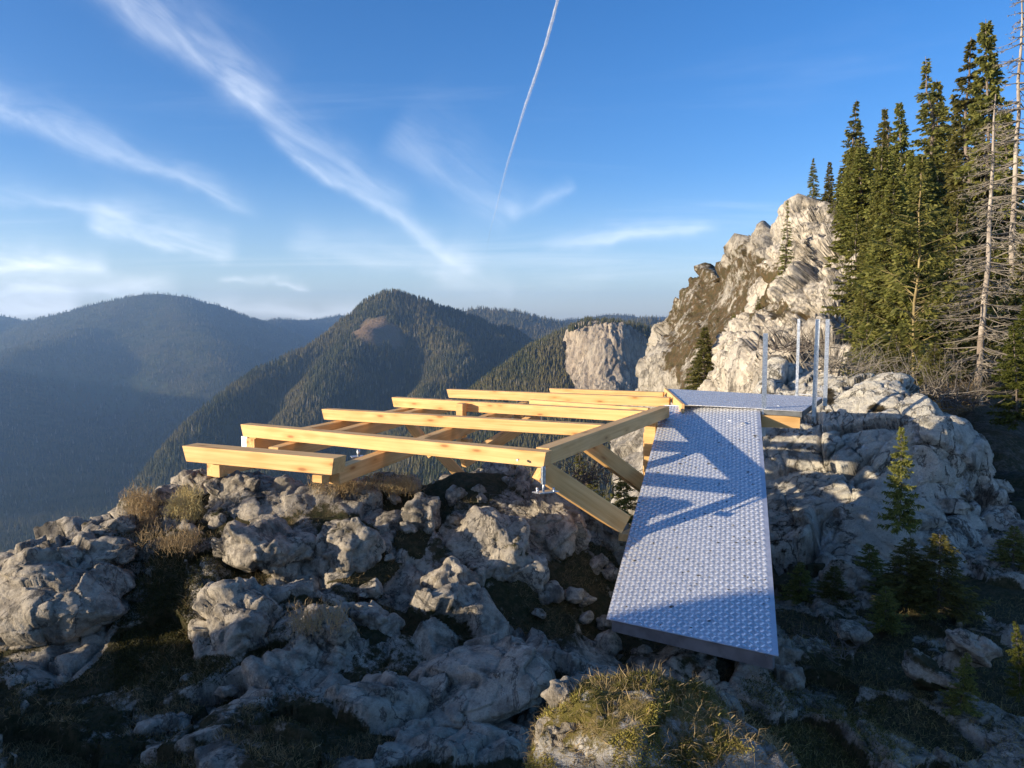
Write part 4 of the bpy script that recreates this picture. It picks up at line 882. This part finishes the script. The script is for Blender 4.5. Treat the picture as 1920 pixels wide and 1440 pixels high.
TR = [
 ('slim', (1521, 420), (1527, 296), 72, 'leftmost spruce of the wood, slim and dark, on the crag summit', 0, .95),
 ('full', (1552, 450), (1556, 302), 70, 'short bushy spruce second from the left on the crag summit', 1, .8),
 ('slim', (1598, 470), (1603, 188), 66, 'slender spruce with a reddish pointed top left of the forest skyline', 1, 1.05),
 ('slim', (1622, 470), (1617, 226), 68, 'grey-green slender spruce leaning on the reddish pointed one', 2, 1.),
 ('slim', (1652, 490), (1654, 200), 64, 'left spruce of the twin pair of equal height on the skyline', 0, .9),
 ('slim', (1672, 490), (1668, 202), 62, 'right spruce of the twin pair of equal height on the skyline', 2, .9),
 ('full', (1690, 500), (1688, 190), 60, 'spruce with a blunt top just right of the twin pair', 0, .8),
 ('ragged', (1718, 520), (1727, 110), 52, 'tall ragged spruce with a pale visible trunk at the middle of the skyline', 0, 1.05),
 ('full', (1760, 540), (1757, 148), 54, 'full spruce close to the right of the tall ragged one', 1, .75),
 ('ragged', (1790, 560), (1789, 192), 50, 'lower ragged spruce in the notch before the highest trees', 1, .9),
 ('slim', (1818, 600), (1814, 72), 44, 'second highest spruce, its dark left side against the sky', 1, 1.),
 ('full', (1850, 620), (1852, 36), 42, 'highest spruce of the wood with green sunlit boughs', 0, .72),
 ('full', (1890, 640), (1885, 200), 40, 'broad spruce behind the two dead trees', 1, .8),
 ('thin', (1468, 560), (1476, 375), 52, 'solitary thin spruce on the edge of the cream crag', 0, 1.3),
 ('full', (1318, 745), (1322, 612), 66, 'spruce growing in the gully between the two crags', 1, 1.5),
 ('small', (1372, 640), (1375, 590), 70, 'little spruce high in the gully between the crags', 0, 1.),
 ('small', (1421, 580), (1423, 556), 60, 'tiny green spruce on the grassy ledge of the crag', 1, 1.),
 ('dead', (1838, 775), (1862, 178), 15.5, 'dead spruce with a pale straight trunk and grey bare branches', 0, 1.15),
 ('dead', (1872, 720), (1917, -25), 20, 'tall dead spruce at the right edge with a blotched leaning trunk', 1, .95),
 ('leader', (1712, 735), (1735, 293), 17, 'young spruce with a bare yellow leading stem in front of the wood', 0, 1.0),
 ('young', (1788, 640), (1796, 350), 26, 'dark young spruce between the yellow-stemmed one and the dead tree', 0, .8),
 ('young', (1600, 640), (1608, 400), 34, 'young spruce at the foot of the crag summit', 1, .9),
 ('young', (1650, 720), (1656, 470), 24, 'dense young spruce left of the yellow-stemmed one', 0, .8),
 ('small', (1622, 705), (1626, 590), 17, 'low spruce bush right of the landing posts', 1, 1.1),
 ('small', (1680, 730), (1684, 620), 15, 'low spruce bush at the foot of the yellow-stemmed one', 0, 1.2),
 ('small', (1750, 745), (1752, 640), 14, 'spreading spruce bush left of the dead trunk', 1, 1.2),
 ('bright', (1905, 790), (1898, 610), 11.5, 'yellow-green spruce bush at the right edge beside the dead trunk', 0, .9),
 ('bright', (1915, 720), (1930, 560), 13.5, 'yellow-green spruce behind the bush at the right edge', 0, .9),
 ('small', (1688, 985), (1693, 800), 7.3, 'small thin spruce growing in front of the shaded outcrop', 0, .62),
 ('small', (1172, 1010), (1168, 880), 8.2, 'small spruce seen between the brace and the ramp', 1, 1.1),
 ('young', (1110, 960), (1080, 845), 16, 'small grey-green spruce below the frame left of the brace', 0, 1.1),
 ('bright', (1912, 1300), (1903, 1165), 4.6, 'bright green spruce sapling catching the sun at the lower right edge', 0, .6),
 ('small', (1800, 1330), (1812, 1225), 4.7, 'dull green sapling beside the pale boulder at the lower right', 0, 1.0),
 ('dead', (1411, 480), (1411, 445), 96, 'bare dead snag on the notch of the skyline ridge', 0, .5),
 ('small', (1428, 482), (1428, 455), 95, 'tiny tree right of the bare snag on the ridge', 0, .7),
]
for k, (kd, bt, tp_, Yv, lb, sd, wd) in enumerate(TR):
    tree(kd, bt, tp_, Yv, lb, GSK if k < 13 else None, sd, True, wd)
# fillers inside the wood
g = np.random.default_rng(77)
LB = 'green spruce deep in the hillside wood, its top below the skyline'
for k in range(150):
    px = g.uniform(1575, 2020); sky_y = np.interp(px, [1560, 1600, 1660, 1720, 1800, 1860, 2000], [330, 260, 260, 190, 170, 140, 120])
    Yv = g.uniform(24, 60) if px > 1640 else g.uniform(48, 66)
    by_ = np.interp(px, [1560, 1700, 1850, 2000], [470, 560, 640, 700]) + (60 - Yv) * 2.6 * (px > 1640) ; tp_y = max(sky_y + 14, by_ - g.uniform(170, 360))
    if k % 5 == 0: px = g.uniform(1600, 1960); Yv = g.uniform(18, 23); by_ = g.uniform(680, 715); tp_y = by_ - g.uniform(120, 260)
    LB = ('tall ' if by_ - tp_y > 280 else 'short ' if by_ - tp_y < 210 else '') + ('sunlit spruce in the front' if Yv < 24 else 'half-shaded spruce midway' if Yv < 34 else 'shaded spruce midway' if Yv < 44 else 'dark spruce at the back' if Yv < 54 else 'hindmost dark spruce') + ' of the wood, ' + ['by the crag', 'left of the twin tops', 'under the twin tops', 'under the ragged spruce', 'left of the highest spruce', 'under the highest spruce', 'behind the dead trees', 'at the right edge'][int(np.searchsorted([1625, 1660, 1695, 1750, 1810, 1860, 1910], px))]
    tree('full' if g.random() < .7 else 'slim', (px, by_), (px + g.normal() * 4, tp_y), Yv, LB, 'spruces within the hillside wood', int(g.integers(9)), True, g.uniform(.9, 1.4))
LB2 = {1500: 'dark sapling against the base of the pale outcrop, closest to the ramp', 1560: 'low dark sapling second from the ramp, at the foot of the outcrop', 1630: 'shaded sapling just left of the thin spruce before the outcrop', 1660: 'short sapling in front, above the dark rounded stone right of the ramp',
 1700: 'dark sapling directly below the thin spruce before the outcrop', 1740: 'shaded sapling at the right side of the thin spruce before the outcrop', 1760: 'wide dark sapling in the middle of the shaded thicket at right', 1790: 'sapling at the right foot of the pale outcrop, behind the thicket', 1820: 'tall dark sapling right of the middle of the shaded thicket',
 1830: 'sapling behind the shaded thicket, below the sunlit pale stone', 1850: 'low sapling in front of the thicket, above the pale angular boulder', 1880: 'tallest sapling of the thicket near the right edge; in shade', 1900: 'sapling behind the thicket at the right edge of the picture', 1920: 'front sapling cut by the right edge above the bright green one'}
LB2[1880.5] = 'sapling in the dappled light farthest back at the right edge'
for (px, by_, ty, Yv) in ((1560, 1120, 1060, 6.6), (1630, 1100, 1020, 7.0), (1700, 1110, 1010, 6.4), (1760, 1120, 1000, 6.3), (1900, 1040, 985, 7.4), (1660, 1160, 1100, 5.9), (1500, 1110, 1055, 6.8)):
    tree('small', (px, by_ + 15), (px + 4, ty), Yv, LB2[px], 'saplings in the shade right of the ramp', int(px), True, 1.7)
# ------------------------------------------------------------------ 9. grass, moss, twigs
def blades(P_, Nn, length, width, g, spread=.6, bend=.5, mat=M_straw, name='grass', label='', cat='grass', tint=None):
    n = len(P_); r = g.normal(size=(n, 3)); d = Nn * 1.0 + r * spread; d[:, 2] += .35; d /= np.linalg.norm(d, axis=1, keepdims=True)
    L = length * g.uniform(.5, 1.3, n); s = np.cross(d, g.normal(size=(n, 3))); s /= np.linalg.norm(s, axis=1, keepdims=True); h2 = g.normal(size=(n, 3)) * bend; h2[:, 2] -= bend * .8
    p1 = P_ + d * (L * .55)[:, None]; d2 = d + h2; d2 /= np.linalg.norm(d2, axis=1, keepdims=True); p2 = p1 + d2 * (L * .5)[:, None]; w_ = width * g.uniform(.6, 1.3, n)
    V = np.stack([P_ - s * w_[:, None], P_ + s * w_[:, None], p1 + s * (w_ * .75)[:, None], p1 - s * (w_ * .75)[:, None], p2], 1).reshape(-1, 3); k = np.arange(n)[:, None] * 5
    Fc = np.concatenate([k + [[0, 1, 2]], k + [[0, 2, 3]], k + [[3, 2, 4]]], 1).reshape(-1, 3)
    tn = np.repeat(g.random(n) if tint is None else tint, 5)
    o = link(name, fastmesh(name, V, Fc, mat, False, {'tint': tn})); tag(o, label, cat, kind='stuff'); return o
g = np.random.default_rng(21)
flatP = GRND.reshape(-1, 3); flatN = GN.reshape(-1, 3) * (1 if GN[..., 2].mean() > 0 else -1); fx = GPX.ravel(); fy = GPY.ravel(); fv = GVEG.ravel()
patch = fbm(flatP / .35 + 3, 3)
def pick(mask, n): i = np.flatnonzero(mask); return g.choice(i, n)
def jit(i, s=.012): return flatP[i] + g.normal(size=(len(i), 3)) * np.array([s, s, s * .3])
i = pick((fv > .5) & (patch > -.02) & (fx < 1400) & (fy > 930), 34000); blades(jit(i), flatN[i], .055, .0011, g, .9, .9, M_straw, 'dry_grass', 'sparse dry grass lying in the hollows between the rocks', 'grass', g.random(len(i)) ** 2 * .8)
i = pick((fv > .5) & (patch < .12) & (fy > 930), 50000); blades(jit(i), flatN[i], .018, .0022, g, .8, .4, M_mossd, 'ground_moss', 'dark green moss covering the ground between the rocks', 'moss')
i = pick((fx > 1400) & (fy > 1120), 30000); blades(jit(i), flatN[i], .06, .0012, g, 1.2, .9, M_straw, 'forest_litter', 'brown litter and grass on the shaded ground right of the ramp', 'litter', g.random(len(i)) ** 3 * .5)
# golden tufts on the skyline
def tuft(px0, py0, px1, py1, Y, n, length, label, lean=(0, 0), mat=M_straw, wd=.0012):
    m = 26; cs = [at(g.uniform(px0, px1), g.uniform(py0, py1), Y + g.uniform(-.12, .12)) for _ in range(m)]; P_ = np.concatenate([c + g.normal(size=(n // m, 3)) * .03 for c in cs])
    Nn = np.tile([[lean[0], 0, .9]], (len(P_), 1)); blades(P_, Nn, length, wd * 1.15, g, .6, 1.1, mat, 'grass_tuft', label, 'grass', g.random(len(P_)) * .5 + .5)
tuft(240, 930, 290, 985, 5.35, 1500, .08, 'golden dry grass tuft at the left skyline above the valley')
tuft(320, 925, 372, 985, 5.45, 1500, .075, 'golden dry grass tuft hanging between the pale rocks under the beam')
tuft(270, 1000, 370, 1030, 4.9, 1300, .06, 'flattened straw on the sunlit shoulder above the moss')
tuft(690, 905, 790, 925, 5.8, 1400, .08, 'sparse sunlit grass on the crest under the second beam')
tuft(540, 1150, 640, 1180, 4.1, 900, .06, 'pale grass hanging over the knobbly rock', (0, 0))
tuft(560, 900, 700, 930, 5.7, 1500, .08, 'thin dry grass under the right end of the nearest beam')
tuft(1760, 740, 1830, 770, 13.5, 1400, .40, 'rust-brown dry grass left of the dead trunk', (0, 0), M_straw, .004)
def onmesh(o, n, cond):
    me = o.data; V = np.empty(len(me.vertices) * 3, np.float32); me.vertices.foreach_get('co', V); V = V.reshape(-1, 3) + np.array(o.location); N_ = np.empty(len(me.vertices) * 3, np.float32); me.vertex_normals.foreach_get('vector', N_); N_ = N_.reshape(-1, 3)
    i = g.choice(np.flatnonzero(cond(V, N_)), n); return V[i] + g.normal(size=(n, 3)) * .006, N_[i]
mossy = lambda V, N_: (N_[:, 2] > -.1) & (V[:, 1] < 2.5) & (fbm(V / .17 + 2, 3) > np.where(V[:, 0] > .45, .22, .0))
P_, N_ = onmesh(MR, 46000, mossy); pt_ = sstep(-.15, .2, fbm(P_ / .12 + 7, 3))
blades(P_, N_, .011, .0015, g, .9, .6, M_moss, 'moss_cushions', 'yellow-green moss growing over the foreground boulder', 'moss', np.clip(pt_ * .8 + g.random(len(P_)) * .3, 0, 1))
P_, N_ = onmesh(MR, 7000, lambda V, N_: (N_[:, 2] > 0)); blades(P_, N_, .05, .0009, g, 1.1, 1.0, M_straw, 'dry_stalks', 'dry stalks lying on the moss of the foreground boulder', 'grass')
def slope_z(px, py, Y): return at(px, py, Y)
# mossy hummock right of the foreground boulder and moss shoulder on the left
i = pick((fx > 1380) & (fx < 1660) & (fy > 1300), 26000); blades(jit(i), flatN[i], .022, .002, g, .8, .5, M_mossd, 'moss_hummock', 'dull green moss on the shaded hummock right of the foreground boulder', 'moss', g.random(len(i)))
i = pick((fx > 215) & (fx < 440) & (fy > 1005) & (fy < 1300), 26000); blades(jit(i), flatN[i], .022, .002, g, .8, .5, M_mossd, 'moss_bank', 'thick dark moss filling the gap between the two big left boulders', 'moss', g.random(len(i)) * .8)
# bare shrubs
def shrub(px, py, Y, r, n, label, mat=M_dead, flat=.6):
    c = at(px, py, Y); A = []; B = []; W2 = []; br = []
    for k in range(n):
        d = g.normal(size=3); d[2] = abs(d[2]) * flat + .15; d /= np.linalg.norm(d); L = r * g.uniform(.4, 1.1); s = np.linspace(0, 1, 7)
        path = c + g.normal(size=3) * np.array([.35, .3, .05]) * r + d * (s[:, None] * L) + np.cumsum(g.normal(size=(7, 3)) * .045 * r, axis=0) * s[:, None]; br.append((path, r * .012 * (1.15 - s)))
        for q in range(9): u = g.uniform(.25, 1); p = np.array([np.interp(u, s, path[:, j]) for j in range(3)]); e = p + (d + g.normal(size=3) * .8) * L * g.uniform(.08, .28); A.append(p); B.append(e); W2.append(r * .0035)
    loc = Vector(c); root = empty('bare_shrub', loc, label, 'shrub'); V, Fc = tubes(br, 4); link('branches', fastmesh('branches', V - c, Fc, mat, True, {'tint': np.full(len(V), .5)}), root)['kind'] = 'stuff'
    V, Fc = strips(np.array(A), np.array(B), np.array(W2), g); link('twigs', fastmesh('twigs', V - c, Fc, mat, False, {'tint': np.repeat(g.random(len(A)), 4)}), root)['kind'] = 'stuff'
shrub(1490, 655, 19, 1.1, 60, 'grey leafless shrub behind the two middle posts')
shrub(1570, 690, 15, .9, 60, 'grey leafless shrub right of the rightmost post')
shrub(1640, 715, 13, .8, 50, 'tangle of bare twigs on top of the pale outcrop')
shrub(1730, 742, 12.5, .9, 50, 'bleached bare branches trailing over the outcrop under the young spruces')
shrub(1790, 760, 12.5, .9, 40, 'bleached bare branches lying left of the dead trunk')
shrub(1560, 430, 60, 2.6, 60, 'brown leafless bush right of the crag summit')
shrub(1560, 1225, 4.9, .25, 30, 'small heap of dry brown twigs right of the ramp')
shrub(1085, 905, 8.5, .55, 60, 'silvery leafless shrub seen behind the near brace')

# ------------------------------------------------------------------ 10. contrail
mc, t, b = material('contrail_ice'); P_ = t.new('ShaderNodeTexCoord').outputs['Object']
b.inputs['Base Color'].default_value = (.9, .9, .92, 1); b.inputs['Roughness'].default_value = 1
tr = t.new('ShaderNodeBsdfTransparent'); mx = t.new('ShaderNodeMixShader'); lw = t.new('ShaderNodeLayerWeight'); lw.inputs[0].default_value = .5
al = t.m('MULTIPLY', t.ramp(lw.outputs['Facing'], .3, 1, .95, 0), t.ramp(t.noise(P_, .0022, 5, .65), .3, .65, .5, 1))
t.put(mx.inputs[0], al); t.L.new(tr.outputs[0], mx.inputs[1]); t.L.new(b.outputs[0], mx.inputs[2]); t.L.new(mx.outputs[0], mc.node_tree.nodes['Material Output'].inputs[0])
ALT = 8500; pts = [onz(1052, -40, ALT), onz(1046, 0, ALT), onz(1024, 80, ALT), (onz(984, 200, ALT)), onz(950, 310, ALT), onz(930, 390, ALT), onz(919, 430, ALT), onz(911, 475, ALT)]
pp = np.array(pts); sN = np.linspace(0, len(pp) - 1, 90); path = np.stack([np.interp(sN, range(len(pp)), pp[:, k]) for k in range(3)], -1); path += np.cumsum(g.normal(size=path.shape) * 3, axis=0) * np.array([1, 0, .3])
rad = np.interp(sN, range(len(pp)), [52, 50, 58, 70, 76, 74, 66, 40]) * g.uniform(.88, 1.12, 90)
V, Fc = tubes([(path, rad)], 12); o = link('contrail', fastmesh('contrail', V, Fc, mc)); tag(o, 'thin white aircraft contrail running down the blue sky', 'contrail')

# ------------------------------------------------------------------ 11. air
bm = bmesh.new(); bmesh.ops.create_cube(bm, size=1); me = bpy.data.meshes.new('haze'); bm.to_mesh(me); bm.free()
hz = link('haze', me); HZT = 330.; HZB = -640.; hz.scale = (18400, 18400, HZT - HZB); hz.location = (0, 0, (HZT + HZB) / 2)
mh = bpy.data.materials.new('haze'); mh.use_nodes = True; nt = mh.node_tree; nt.nodes.remove(nt.nodes['Principled BSDF'])
pv = nt.nodes.new('ShaderNodeVolumePrincipled'); pv.inputs['Color'].default_value = (.42, .66, 1.0, 1); pv.inputs['Density'].default_value = 8.5e-5; pv.inputs['Anisotropy'].default_value = .4
nt.links.new(pv.outputs[0], nt.nodes['Material Output'].inputs['Volume']); me.materials.append(mh); tag(hz, kind='stuff')
